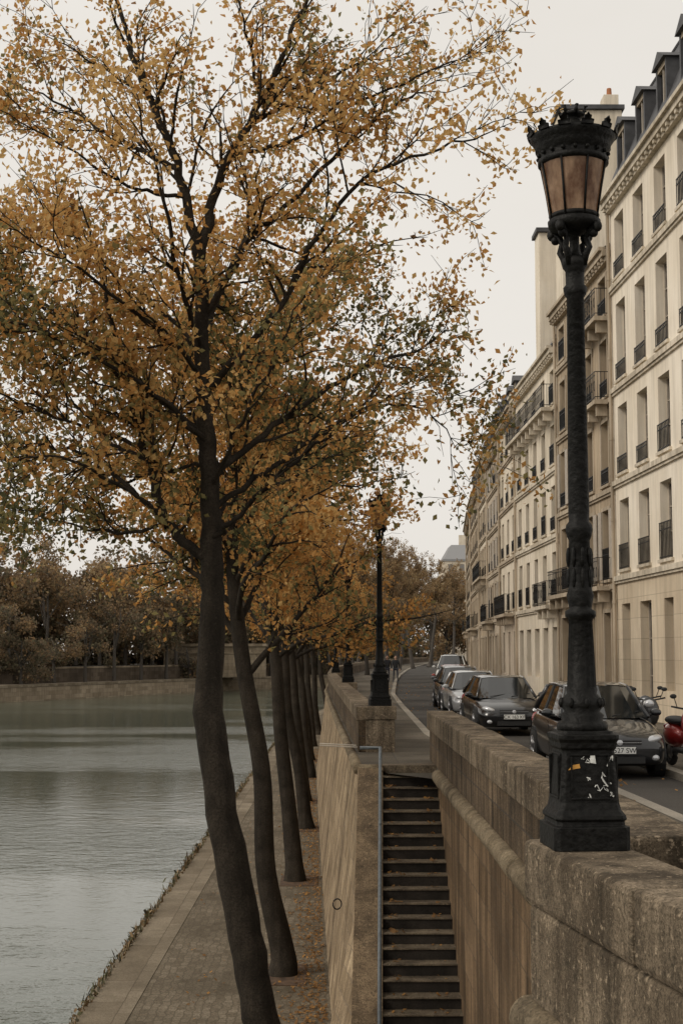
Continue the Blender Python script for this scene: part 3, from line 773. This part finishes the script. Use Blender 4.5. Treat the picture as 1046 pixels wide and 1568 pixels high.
    Wm.obj('wheels', [M_tyre, M_rim], e, smooth=True)
    if txt:
        cu = bpy.data.curves.new('plate_text', 'FONT'); cu.body = txt; cu.size = .115; cu.align_x = 'CENTER'; cu.extrude = .001
        o = bpy.data.objects.new('plate_text', cu); COL.objects.link(o); o.parent = e
        o.location = (0, -.066, .445); o.rotation_euler = (R(90), 0, 0); cu.materials.append(M_plastic)
    return e

car((4.72, 23.6, 0), (.012, .013, .016), R(1), 1.05, txt='EB 527 SW')
car((4.52, 35.6, 0), (.006, .006, .007), R(2), 1.0, txt='CX 163 KF')
car((4.62, 44.5, 0), (.38, .39, .40), R(1), 1.0)
car((4.78, 51.5, 0), (.03, .033, .04), R(0), 1.05)
car((5.1, 58.5, 0), (.10, .11, .12), R(-4), 1.02)
car((5.6, 66, 0), (.25, .03, .02), R(-6), 1.0)
car((6.3, 76, 0), (.6, .6, .58), R(-7), 1.3, 1.1, name='parked_van')
car((7.4, 86, 0), (.3, .3, .3), R(-7), 1.05)

# ------------------------------------------------------------------ scooters
def scooter(loc, rz, col):
    e = empty('parked_scooter', loc, rz); P = paint('scooter_paint', col); B = MB()
    for y in (0, 1.25):
        B.tube([(0, y + .2 * math.cos(a), .26 + .2 * math.sin(a)) for a in np.linspace(0, 2 * math.pi, 20)], .055, 8, 1)
        B.tube([(-.04, y, .26), (.04, y, .26)], .12, 12, 2)
    B.tube([(0, 0, .26), (0, .12, .6), (0, .26, 1.0)], [.04, .04, .03], 8, 1)
    B.tube([(-.32, .3, 1.06), (-.12, .26, 1.02), (.12, .26, 1.02), (.32, .3, 1.06)], .018, 6, 1)
    for s in (-1, 1):
        B.tube([(s * .22, .28, 1.04), (s * .28, .25, 1.2)], .008, 5, 1); B.ellip((s * .3, .24, 1.23), (.06, .02, .04), 1)
    B.ellip((0, .0, .5), (.09, .24, .07), 0); B.ellip((0, .18, .78), (.2, .08, .3), 0); B.ellip((0, .1, .95), (.1, .07, .08), 3)
    B.box(-.16, .16, .25, .75, .28, .36, 1)
    B.ellip((0, 1.05, .55), (.17, .42, .22), 0); B.ellip((0, .98, .80), (.15, .42, .08), 1); B.ellip((0, 1.42, .68), (.07, .08, .05), 4)
    B.tube([(.12, .9, .3), (.15, 1.5, .34)], .04, 8, 2)
    B.obj('body_and_wheels', [P, M_plastic, M_rim, M_hl, M_red], e, smooth=True)
scooter((6.02, 23.7, .124), R(6), (.22, .015, .012))
scooter((6.25, 28.2, .124), R(-10), (.02, .02, .022))
scooter((6.4, 29.3, .124), R(-14), (.05, .05, .055))

# ------------------------------------------------------------------ pedestrians
M_coat = simple('dark_coat', (.02, .02, .024), .9); M_skin = simple('skin', (.45, .27, .19), .6); M_trou = simple('trousers', (.03, .032, .045), .9); M_hair = simple('hair', (.03, .018, .01), .7)
def person(loc, rz, stride=.2):
    e = empty('pedestrian', loc, rz)
    def skin(name, pts, edges, rad, mat, root=0):
        me = bpy.data.meshes.new(name); me.from_pydata(pts, edges, []); me.materials.append(mat)
        o = bpy.data.objects.new(name, me); COL.objects.link(o); o.parent = e
        o.modifiers.new('skin', 'SKIN'); s = o.modifiers.new('s', 'SUBSURF'); s.levels = 1; s.render_levels = 1
        for i, r in enumerate(rad): me.skin_vertices[0].data[i].radius = (r, r * .75); me.skin_vertices[0].data[i].use_root = (i == root)
    skin('legs', [(0, 0, .93), (.1, 0, .88), (.11, -stride * .6, .48), (.11, -stride * .4, .08), (.11, -stride * .4 - .14, .04), (-.1, 0, .88), (-.11, stride * .3, .48), (-.11, stride, .1), (-.11, stride - .12, .05)],
         [(0, 1), (1, 2), (2, 3), (3, 4), (0, 5), (5, 6), (6, 7), (7, 8)], [.13, .1, .065, .045, .04, .1, .065, .045, .04], M_trou)
    skin('coat', [(0, 0, .85), (0, 0, 1.1), (0, 0, 1.35), (0, 0, 1.46), (.19, 0, 1.40), (.25, .06, 1.13), (.25, -.06, .9), (-.19, 0, 1.40), (-.25, -.05, 1.13), (-.25, -.14, .92)],
         [(0, 1), (1, 2), (2, 3), (2, 4), (4, 5), (5, 6), (2, 7), (7, 8), (8, 9)], [.18, .16, .16, .07, .07, .05, .04, .07, .05, .04], M_coat)
    B = MB(); B.ellip((0, -.01, 1.61), (.078, .095, .12), 0); B.ellip((0, .02, 1.65), (.085, .1, .1), 1); B.tube([(0, 0, 1.44), (0, 0, 1.54)], .05, 8, 0)
    B.ellip((0, -.105, 1.6), (.014, .02, .02), 0)
    for s in (-1, 1):
        B.ellip((s * .08, 0, 1.6), (.01, .02, .03), 0); B.ellip((s * .25, -.09 if s > 0 else -.16, .82), (.035, .045, .075), 0)
        B.ellip((s * .03, -.095, 1.625), (.012, .008, .008), 1)
    B.obj('head_and_hands', [M_skin, M_hair], e, smooth=True)
person((4.1, 92, .1), R(10)); person((3.6, 93, .1), R(-6), .15)

# ------------------------------------------------------------------ trees
def nrm(v): return v / (np.linalg.norm(v) + 1e-9)
class Tree:
    def __init__(s, seed, bias=(.35, .3, .12, .15, .08), leafsize=.085, density=1.0, greenlow=0, zg=(0, 1), mats=None):
        s.r = np.random.default_rng(seed); s.V = []; s.Q = []; s.M = []; s.n = 0; s.LP = []
        s.bias = np.array(bias); s.ls = leafsize; s.den = density; s.greenlow = greenlow; s.zg = zg; s.mats = mats or TREEM
        s.td = 4.6; s.keep = None
    def tube(s, P, rad, k):
        P = np.asarray(P, float); n = len(P)
        Tn = np.gradient(P, axis=0); Tn /= (np.linalg.norm(Tn, axis=1, keepdims=True) + 1e-9)
        ref = np.array([.31, .95, .02]); U = np.cross(Tn, ref); U /= (np.linalg.norm(U, axis=1, keepdims=True) + 1e-9); Wv = np.cross(Tn, U)
        a = np.linspace(0, 2 * np.pi, k, endpoint=False)
        ring = U[:, None, :] * np.cos(a)[None, :, None] + Wv[:, None, :] * np.sin(a)[None, :, None]
        V = P[:, None, :] + ring * np.asarray(rad)[:, None, None]
        i, j = np.meshgrid(np.arange(n - 1), np.arange(k), indexing='ij'); j2 = (j + 1) % k
        Q = np.stack([i * k + j, i * k + j2, (i + 1) * k + j2, (i + 1) * k + j], -1).reshape(-1, 4) + s.n
        s.V.append(V.reshape(-1, 3)); s.Q.append(Q); s.M.append(np.zeros(len(Q), int)); s.n += n * k
    def leaves(s, P, cnt, spread=.09):
        t = s.r.uniform(0, 1, cnt) ** .7 * (len(P) - 1); i = np.minimum(t.astype(int), len(P) - 2); f = (t - i)[:, None]
        c = P[i] * (1 - f) + P[i + 1] * f + s.r.normal(0, spread, (cnt, 3)); c[:, 2] -= abs(s.r.normal(0, .05, cnt))
        s.LP.append(c)
    def branch(s, p, d, Ln, r0, lvl, maxl=2, wander=.16, up=.05, leafn=16):
        n = max(3, int(Ln / .22)); P = [np.array(p, float)]; d = nrm(np.array(d, float))
        for i in range(n):
            d = nrm(d + s.r.normal(0, wander, 3) + np.array([0, 0, up])); P.append(P[-1] + d * Ln / n)
        s.limb(np.array(P), r0, lvl, maxl, leafn)
    def limb(s, P, r0, lvl, maxl=2, leafn=16, smooth=False, cd=3.0):
        if smooth:
            m = (len(P) - 1) * 6 + 1; tt = np.linspace(0, len(P) - 1, m)
            Pi = np.stack([np.interp(tt, np.arange(len(P)), P[:, k]) for k in range(3)], 1)
            for _ in range(3): Pi[1:-1] = (Pi[:-2] + Pi[1:-1] * 2 + Pi[2:]) / 4
            Pi[1:-1] += s.r.normal(0, .02, Pi[1:-1].shape); P = Pi
        Ln = np.linalg.norm(np.diff(P, axis=0), axis=1).sum(); n = len(P)
        rad = r0 * np.linspace(1, .0, n) ** .8 + .003
        s.tube(P, rad, 8 if r0 > .05 else (5 if r0 > .015 else 3))
        if lvl < maxl:
            nc = max(3, int(Ln * (cd if lvl == 0 else s.td)))
            for _ in range(nc):
                t = s.r.uniform(.18 if lvl == 0 else .12, 1); i = min(int(t * (n - 1)), n - 2)
                d0 = nrm(P[i + 1] - P[i]); rnd = s.r.normal(0, 1, 3); rnd -= d0 * rnd.dot(d0); rnd = nrm(rnd)
                d = nrm(d0 + rnd * s.r.uniform(.5, 1.2) + np.array([0, 0, .1]))
                if lvl == 0: l = s.r.uniform(.9, 2.2) * (1.15 - .45 * t) * min(1, Ln / 3)
                else: l = s.r.uniform(.3, .85) * (1.1 - .3 * t)
                s.branch(P[i], d, l, max(.003, min(rad[i] * .5, .022 if lvl == 0 else .0055)), lvl + 1, maxl, .2, .03 if lvl == 0 else -.03, leafn)
            if lvl >= 1: s.leaves(P, int(leafn * .8 * s.den), .11)
        else: s.leaves(P, int(leafn * s.den * s.r.choice([.1, .5, 1.0, 1.3, 1.9])), .10)
    def make(s, name, origin=(0, 0, 0)):
        C = np.concatenate(s.LP)
        if s.keep is not None: C = C[s.r.uniform(0, 1, len(C)) < s.keep(C)]
        n = len(C); sz = s.ls * s.r.uniform(.55, 1.3, n)
        a = s.r.normal(0, 1, (n, 3)); a[:, 2] -= .5; a /= np.linalg.norm(a, axis=1, keepdims=True)
        b = s.r.normal(0, 1, (n, 3)); b -= a * (a * b).sum(1, keepdims=True); b /= np.linalg.norm(b, axis=1, keepdims=True)
        nn = np.cross(a, b)
        q = np.stack([C - a * sz[:, None] * .55, C + b * sz[:, None] * .36 + nn * sz[:, None] * .12, C + a * sz[:, None] * .55, C - b * sz[:, None] * .36 + nn * sz[:, None] * .12], 1).reshape(-1, 3)
        Q = np.arange(n * 4).reshape(-1, 4) + s.n
        ph = s.r.uniform(0, 6, 6)
        cl = np.sin(C[:, 0] * 1.3 + ph[0]) + np.sin(C[:, 1] * 1.1 + ph[1]) + np.sin(C[:, 2] * 1.7 + ph[2]) + np.sin((C[:, 0] + C[:, 2]) * 2.3 + ph[3])
        zf = np.clip((C[:, 2] - s.zg[0]) / (s.zg[1] - s.zg[0]), 0, 1)
        g = np.clip(.5 + .14 * cl + s.greenlow * (1 - zf) - .3 * s.greenlow, 0.05, .98)
        cum = np.cumsum(s.bias / s.bias.sum())
        u = np.clip(s.r.uniform(0, 1, n) * .62 + (g - .3) * .75, 0, .999)
        mi = np.searchsorted(cum, u) + 1
        s.V.append(q); s.Q.append(Q); s.M.append(np.clip(mi, 1, 5))
        V = np.concatenate(s.V) - np.array(origin); Qa = np.concatenate(s.Q); Ma = np.concatenate(s.M)
        o = fast_mesh(name, V, Qa, Ma, s.mats, (Ma == 0)); o.location = origin
        return o

Y = 19.0
t1 = Tree(11, bias=(.38, .20, .04, .24, .14), leafsize=.086, density=1.0, greenlow=.6, zg=(3.5, 9.0))
t1.keep = lambda C: np.clip(1.15 - .10 * np.clip(C[:, 2] - 7.6, 0, 9) - .2 * np.clip(C[:, 0] - .5, 0, 3) * (C[:, 2] > 7), .28, 1)
tr = np.array([(-.64, 0, -4.1), (-.7, 0, -3.8), (-.85, 0, -2.9), (-1.16, 0, -1.4), (-1.42, 0, -.1), (-1.64, .05, 1.2), (-1.60, .1, 2.5), (-1.6, .1, 3.4), (-1.68, .1, 4.75), (-1.77, .1, 6.1), (-1.81, .1, 7.45)]); tr[:, 1] += Y
m = 60; tt = np.linspace(0, 10, m); P = np.stack([np.interp(tt, np.arange(11), tr[:, k]) for k in range(3)], 1)
for _ in range(3): P[1:-1] = (P[:-2] + P[1:-1] * 2 + P[2:]) / 4
P[1:-1, :2] += t1.r.normal(0, .012, (m - 2, 2))
rad = np.interp(tt, [0, 1, 2, 4, 5, 5.4, 6, 8, 10], [.36, .28, .235, .21, .205, .185, .17, .12, .085]) * (1 + t1.r.normal(0, .025, m))
t1.tube(P, rad, 14)
LB = [([(-1.81, .1, 7.4), (-2.03, .0, 8.5), (-2.34, -.2, 9.25), (-2.7, -.4, 10.15), (-3.0, -.5, 11.2), (-3.1, -.5, 12.2)], .075),
      ([(-1.81, .1, 7.4), (-1.6, .2, 8.6), (-1.16, .4, 9.5), (-.68, .5, 10.5), (-.3, .6, 11.6), (-.1, .6, 12.6)], .075),
      ([(-1.72, .1, 5.6), (-1.4, -.1, 5.9), (-.68, -.4, 6.65), (-.24, -.6, 7.55), (.45, -.8, 8.4), (1.6, -1, 8.7), (2.35, -1, 8.9)], .055),
      ([(-1.68, .1, 4.4), (-1.4, .3, 4.7), (-.5, .8, 5.5), (.45, 1.2, 6.2), (1.3, 1.5, 6.5), (2.0, 1.8, 7.1)], .058),
      ([(-1.77, .1, 6.6), (-1.1, .0, 7.8), (-.68, .2, 8.2), (.28, .4, 9.3), (1.1, .6, 10.0), (1.7, .6, 10.3)], .05),
      ([(-1.62, .1, 3.35), (-2.0, 0, 3.55), (-2.25, -.1, 3.9), (-2.5, -.3, 4.8), (-2.8, -.6, 6.0), (-3.1, -.9, 7.2), (-3.3, -1, 8.1)], .075),
      ([(-2.2, -.1, 3.75), (-2.6, .3, 4.2), (-3.4, .8, 4.85), (-4.4, 1.2, 5.1), (-5.2, 1.4, 4.9)], .04),
      ([(-2.1, -.1, 8.65), (-3.0, .2, 9.2), (-3.8, .5, 9.8), (-4.8, .8, 10.3)], .035),
      ([(-1.2, .4, 9.45), (-.33, .9, 10.2), (.55, 1.2, 10.8), (1.2, 1.4, 11.2)], .035),
      ([(-1.62, .1, 4.0), (-1.0, .4, 4.5), (-.07, .6, 5.2), (.7, .9, 5.6), (1.35, 1.0, 5.55), (1.85, 1.0, 4.9)], .042),
      ([(-1.75, .1, 6.0), (-2.1, .5, 6.6), (-2.7, 1.0, 7.2), (-3.9, 1.6, 8.1), (-4.8, 1.9, 8.6)], .042),
      ([(-1.69, .1, 4.9), (-2.1, -.5, 5.3), (-2.7, -1.0, 5.7), (-4.1, -1.5, 6.3), (-5, -1.8, 6.3)], .042),
      ([(-1.62, .1, 3.6), (-1.2, -.4, 3.9), (-.77, -.7, 4.3), (-.1, -.9, 4.8), (.5, -1.1, 5.3), (.9, -1.2, 5.9)], .04),
      ([(-1.78, .1, 6.3), (-1.6, .8, 7.2), (-1.2, 1.6, 8.4), (-.9, 2.2, 9.6)], .04),
      ([(-1.78, .1, 6.2), (-2.0, -.8, 7.0), (-2.2, -1.5, 8.2), (-2.6, -1.8, 9.4)], .04),
      ([(-1.7, .1, 5.2), (-1.4, 1.2, 6.0), (-.6, 2.2, 6.8), (.2, 2.6, 7.8)], .04),
      ([(-1.4, .3, 9.0), (-.6, -.2, 9.0), (.4, -.5, 9.5), (1.5, -.7, 9.9), (2.0, -.8, 10.0)], .028),
      ([(-2.0, 0, 8.3), (-2.7, -.3, 8.3), (-3.6, -.7, 8.8), (-4.6, -.9, 9.3)], .028),
      ([(-2.4, -.2, 4.6), (-3.0, .2, 4.9), (-3.7, .5, 5.7), (-4.5, .6, 6.9), (-5.0, .6, 7.8)], .03),
      ([(-1.66, .1, 4.6), (-2.1, .9, 4.7), (-2.9, 1.6, 4.6), (-3.8, 2.0, 4.2), (-4.4, 2.2, 3.6)], .03),
      ([(-1.6, .1, 3.9), (-1.3, 1.0, 4.3), (-1.0, 1.8, 5.0), (-.6, 2.4, 6.0)], .03),
      ([(-2.5, -.3, 4.8), (-3.2, -.6, 5.0), (-4.0, -.9, 5.3), (-4.9, -1, 5.7)], .03),
      ([(-1.7, .1, 5.0), (-2.4, 1.0, 5.6), (-3.4, 1.6, 6.6), (-4.4, 1.9, 7.3), (-5.0, 2, 7.6)], .035),
      ([(-2.7, -.5, 5.6), (-3.4, -.2, 6.4), (-4.3, 0, 7.1), (-5.0, .1, 7.4)], .03),
      ([(-1.75, .1, 5.8), (-2.3, -.9, 6.3), (-3.3, -1.6, 7.0), (-4.5, -2, 7.5)], .035),
      ([(-2.25, -.1, 3.9), (-2.8, -.8, 4.3), (-3.5, -1.3, 4.6), (-4.4, -1.5, 4.4)], .03),
      ([(-1.65, .1, 4.3), (-1.2, -.8, 5.0), (-.7, -1.4, 5.9), (-.2, -1.8, 6.7)], .03),
      ([(-2.2, -.1, 3.8), (-2.9, .5, 3.7), (-3.8, .9, 3.9), (-4.8, 1.1, 4.3)], .028),
      ([(-2.6, 0, 9.8), (-3.3, .3, 10.3), (-4.2, .5, 10.9)], .025),
      ([(-1.0, .4, 9.8), (-1.2, -.2, 10.7), (-1.5, -.5, 11.7)], .025),
      ([(-1.66, .1, 4.5), (-1.9, 1.2, 5.2), (-2.3, 2.2, 6.2), (-2.6, 2.8, 7.4)], .035)]
for pts, r in LB:
    a = np.array(pts); mz = a[:, 2].mean(); a[:, 1] += Y; t1.limb(a, r, 0, 2, 24 if mz < 7 and a[-1, 0] < 0 else 19, smooth=True)
t1.make('autumn_tree', (-.64, Y, -4.0))

def generic(seed, H=14, bias=(.30, .36, .13, .14, .07), ls=.12, dens=1.0, lean=-.95, nl=22, gl=.35, leafn=17, name='autumn_tree', mats=None):
    t = Tree(seed, bias, ls, dens, gl, (6, 10), mats); t.td = 4.0
    r = t.r
    zz = np.array([-.1, .3, 2, 4, 6, 8, 10, H - 1.2]); xx = np.interp(zz, [0, 2.5, 5, 8, 11, 14], [0, lean * .25, lean * .7, lean, lean * 1.05, lean * .9]) + r.normal(0, .08, 8)
    P = np.stack([xx, r.normal(0, .06, 8), zz], 1); m = 40; tt = np.linspace(0, 7, m)
    Pi = np.stack([np.interp(tt, np.arange(8), P[:, k]) for k in range(3)], 1)
    for _ in range(3): Pi[1:-1] = (Pi[:-2] + Pi[1:-1] * 2 + Pi[2:]) / 4
    rad = np.interp(Pi[:, 2], [-.1, .4, 2, 7, 10, H], [.34, .25, .21, .155, .10, .02])
    t.tube(Pi, rad, 10)
    for i in range(nl):
        z = 6.0 + (H - 7.0) * (i / nl) + r.uniform(-.2, .2); idx = int(np.argmin(abs(Pi[:, 2] - z)))
        az = i * 2.4 + r.uniform(-.4, .4); el = r.uniform(.45, .95) + .35 * i / nl
        d = np.array([math.cos(az) * math.cos(el), math.sin(az) * math.cos(el), math.sin(el)])
        Ln = r.uniform(3.2, 5.4) * (1 - .4 * i / nl)
        t.branch(Pi[idx], d, Ln, max(.02, rad[idx] * .45), 0, 2, .1, .01, leafn)
    return t.make(name)
def place(o, x, y, z, rz=0, sc=1): o.location = (x, y, z); o.rotation_euler = (0, 0, rz); o.scale = (sc,) * 3
g1 = generic(21, bias=(.32, .30, .07, .20, .11), gl=.5); g2 = generic(22, H=14.0); g3 = generic(23, H=13.5, bias=(.24, .36, .19, .14, .07))
g4 = generic(24, H=13.5, bias=(.30, .36, .17, .11, .06), mats=FARM, ls=.17, leafn=11)
place(g1, -.97, 27.7, -4, 0, .95); place(g2, -.86, 38.8, -4); place(g3, -.9, 50, -4)
def inst(src, x, y, z, rz=0, sc=1):
    o = bpy.data.objects.new('autumn_tree', src.data); COL.objects.link(o); place(o, x, y, z, rz, sc)
inst(g2, -1.0, 59, -4, .5, .97); inst(g1, -1.1, 70, -4, -.6, 1.0); inst(g3, -1.2, 81, -4, .7, 1.03)
inst(g2, -1.1, 93, -4, -.4, 1.0); inst(g1, -1.0, 106, -4, .9, 1.02); inst(g3, -.3, 119, -4, -.5, 1.05)
inst(g4, .6, 133, -4, 1.9, 1.1); inst(g4, 2.2, 150, -4, 2.8, 1.15)
place(g4, 3.0, 122, .1, 1.2, .8); inst(g4, 5.2, 140, .1, 2.2, .88); inst(g4, 7.4, 156, .1, 3.2, .9); inst(g4, 9.8, 174, .1, .2, .95); inst(g4, 13, 190, .1, 2.9, .95); inst(g4, 19, 172, .1, 1.5, .75); inst(g4, 17, 200, .1, 4.5, .95)

def mass(name, blobs, per, ls, bias, seed, trunks=True, gz=0):
    t = Tree(seed, bias, ls, 1, .35, (0, 14), FARM); r = t.r
    for (x, y, z, rx, rz_) in blobs:
        for _ in range(10):
            c = np.array([x, y, z]) + r.normal(0, 1, 3) * np.array([rx * .5, rx * .4, rz_ * .5]); rr_ = r.uniform(.25, .5) * rx
            v = r.normal(0, 1, (per // 10, 3)); v /= np.linalg.norm(v, axis=1, keepdims=True)
            p = c + v * rr_ * r.uniform(.3, 1.15, (per // 10, 1)) * np.array([1, 1, .8])
            t.LP.append(p[p[:, 2] > gz])
        if trunks:
            b = gz
            t.tube(np.array([(x, y, b - .2), (x + r.normal(0, .3), y, (z + b) / 2), (x + r.normal(0, .4), y, z + rz_ * .5)]), [.35, .25, .08], 6)
            for _ in range(5):
                t.tube(np.array([(x, y, (z + b) / 2 + r.uniform(-1, 1)), (x + r.normal(0, rx * .3), y + r.normal(0, 1), z), (x + r.normal(0, rx * .6), y + r.normal(0, 1), z + rz_ * .6)]), [.13, .08, .03], 4)
    return t.make(name)
rb = random.Random(5)
bl = []
for i in range(34):
    f = i / 33; x = -118 + 125 * f; y = 206 + 90 * max(0, (f - .45)) / .55 + rb.uniform(-2, 6)
    bl.append((x, y, 9.8 + rb.uniform(-1.5, 2.5), 6, 6.5))
mass('far_bank_trees', bl, 3200, .5, (.12, .26, .28, .20, .14), 31, gz=0)
bl = []
for i in range(56):
    f = (i % 28) / 27; x = -125 + 138 * f; y = 228 + 90 * max(0, (f - .45)) / .55 + rb.uniform(-4, 4)
    bl.append((x, y, (3.0 if i < 28 else 11) + rb.uniform(-1.0, 1.5), 8, 4 if i < 28 else 6))
mass('far_bank_trees', bl, 2200, .75, (.08, .18, .30, .26, .18), 33, trunks=False, gz=-1)
bl = [(-170 + 13 * i + rb.uniform(-4, 4), 350 + rb.uniform(-15, 15), 9 + rb.uniform(-2, 4), 11, 9) for i in range(17)]
mass('distant_trees', bl, 1800, 1.0, (.10, .22, .32, .2, .16), 32, gz=0)
bl = [(2 + 4.2 * i + rb.uniform(-1, 1), 205 + 5 * i + rb.uniform(-4, 4), 7.5 + rb.uniform(-1.5, 2.5), 5, 5.5) for i in range(10)]
mass('street_end_trees', bl, 3000, .5, (.26, .34, .22, .12, .06), 34, gz=.1)

FB = [(-400, 150), (-140, 180), (-46, 198), (-30, 235), (-18, 262), (-2, 285), (12, 300), (60, 340)]
mb = MB(); mb2 = MB(); mb3 = MB()
for (xa, ya), (xb, yb) in zip(FB[:-1], FB[1:]):
    mb.quad((xa, ya, -5.2), (xb, yb, -5.2), (xb, yb, -2.7), (xa, ya, -2.7), 0)
    mb.quad((xa, ya - .2, -2.95), (xb, yb - .2, -2.95), (xb, yb - .2, -2.6), (xa, ya - .2, -2.6), 1)
    mb.quad((xa, ya - .2, -2.6), (xb, yb - .2, -2.6), (xb, yb + 10, -2.6), (xa, ya + 10, -2.6), 1)
    mb2.quad((xa, ya + 9, -2.7), (xb, yb + 9, -2.7), (xb, yb + 9, -.3), (xa, ya + 9, -.3), 0)
    mb2.quad((xa, ya + 8.9, -.5), (xb, yb + 8.9, -.5), (xb, yb + 8.9, -.25), (xa, ya + 8.9, -.25), 1)
    mb2.quad((xa, ya + 8.9, -.25), (xb, yb + 8.9, -.25), (xb, yb + 9.5, -.25), (xa, ya + 9.5, -.25), 1)
    mb3.quad((xa, ya + 9.4, -.3), (xb, yb + 9.4, -.3), (xb + 100, yb + 900, -.3), (xa - 100, ya + 900, -.3), 0)
mb.obj('far_quay', [M_farstone, M_slab]); mb2.obj('far_embankment_wall', [M_fardark, M_farstone]); mb3.obj('far_bank_ground', [M_ground])
bl = []
for i in range(26):
    f = i / 25; x = -84 + 82 * f; y = float(np.interp(x, [p[0] for p in FB], [p[1] for p in FB])) + 5.5
    bl.append((x, y, rb.choice([1.5, 4.5, 6]) + rb.uniform(-.8, .8), 4.0, 4.0))
mass('far_quay_trees', bl, 2000, .4, (.10, .26, .30, .2, .14), 36, gz=-2.6)
e = empty('stone_bridge'); mb = MB()
mb.box(-30, -12, 256, 262, -2.5, 3.0, 0); mb.box(-30.3, -11.7, 255.6, 262.4, 3.003, 3.5, 0); mb.box(-30, -12, 255.8, 256.2, 1.7, 2.0, 0)
mb.obj('deck_and_parapet', [M_farstone], e)

# ------------------------------------------------------------------ fallen leaves, weeds
def scatter(name, P, size, mats, tilt=.35, seed=1, thin=.35):
    r = np.random.default_rng(seed); n = len(P); a = r.uniform(0, 6.28, n); sz = size * r.uniform(.6, 1.4, n)
    ax = np.stack([np.cos(a), np.sin(a), r.normal(0, tilt, n)], 1) * sz[:, None] * .5
    bx = np.stack([-np.sin(a), np.cos(a), r.normal(0, tilt, n)], 1) * sz[:, None] * thin
    V = np.stack([P - ax, P + bx, P + ax, P - bx], 1).reshape(-1, 3)
    return fast_mesh(name, V, np.arange(n * 4).reshape(-1, 4), r.integers(0, len(mats), n), mats)
r = np.random.default_rng(9)
n = 4200; y = 20 + 70 * r.uniform(0, 1, n) ** 1.6
wb = np.interp(y, [p[0] for p in WALLBASE], [p[1] for p in WALLBASE])
k = r.uniform(0, 1, n); x = np.where(k < .92, wb - .05 - np.abs(r.normal(0, .38, n)), r.uniform(-3.2, -.2, n))
P = np.stack([x, y, np.full(n, -3.98) + r.uniform(0, .02, n)], 1)
i_ = r.integers(0, 24, 260); ys_ = 25.4 - .28 * i_ - r.uniform(.02, .27, 260)
S = np.stack([.95 + np.where(r.uniform(0, 1, 260) < .6, np.abs(r.normal(0, .12, 260)), .8 - np.abs(r.normal(0, .1, 260))) - (25.4 - ys_) * .02, ys_, .1 - .168 * (i_ + 1) + .015], 1)
Pv = np.stack([r.uniform(2.3, 9, 900), r.uniform(12, 90, 900), np.full(900, .13)], 1)
scatter('fallen_leaves', np.concatenate([P, S, Pv]), .07, [LEAF[1], LEAF[2], LEAF[2], LEAF[2]])
n = 26000; y = 18 + 90 * r.uniform(0, 1, n) ** 1.4
qe = np.interp(y, [p[0] for p in QEDGE], [p[1] for p in QEDGE])
ok = (np.sin(y * 1.7) + np.sin(y * .6 + 1) + r.normal(0, .9, n)) > -.9
y, qe = y[ok], qe[ok]; n = len(y); o_ = np.abs(r.normal(0, .22, n)) + .02
P = np.stack([qe - o_ + .12, y, -4.0 - o_ * 1.4 + np.abs(r.normal(0, .09, n)) * (1 + .6 * np.sin(y * 2.3))], 1)
M_weed = [simple('weed_brown', (.15, .095, .045), .9), simple('weed_straw', (.22, .15, .075), .9), simple('weed_green', (.085, .08, .035), .9), simple('weed_moss', (.05, .045, .025), .9)]
scatter('quay_edge_weeds', P, .10, M_weed, 1.4, 4, .15)
mb = MB()
for (x, y) in ((-.67, 19), (-.97, 27.7), (-.86, 38.8), (-.9, 50), (-1, 59), (-1.1, 70), (-1.2, 81)):
    mb.box(x - .5, x + .5, y - .9, y + .9, -4.05, -3.985, 0)
mb.obj('tree_pit_soil', [M_soil])
print('done')
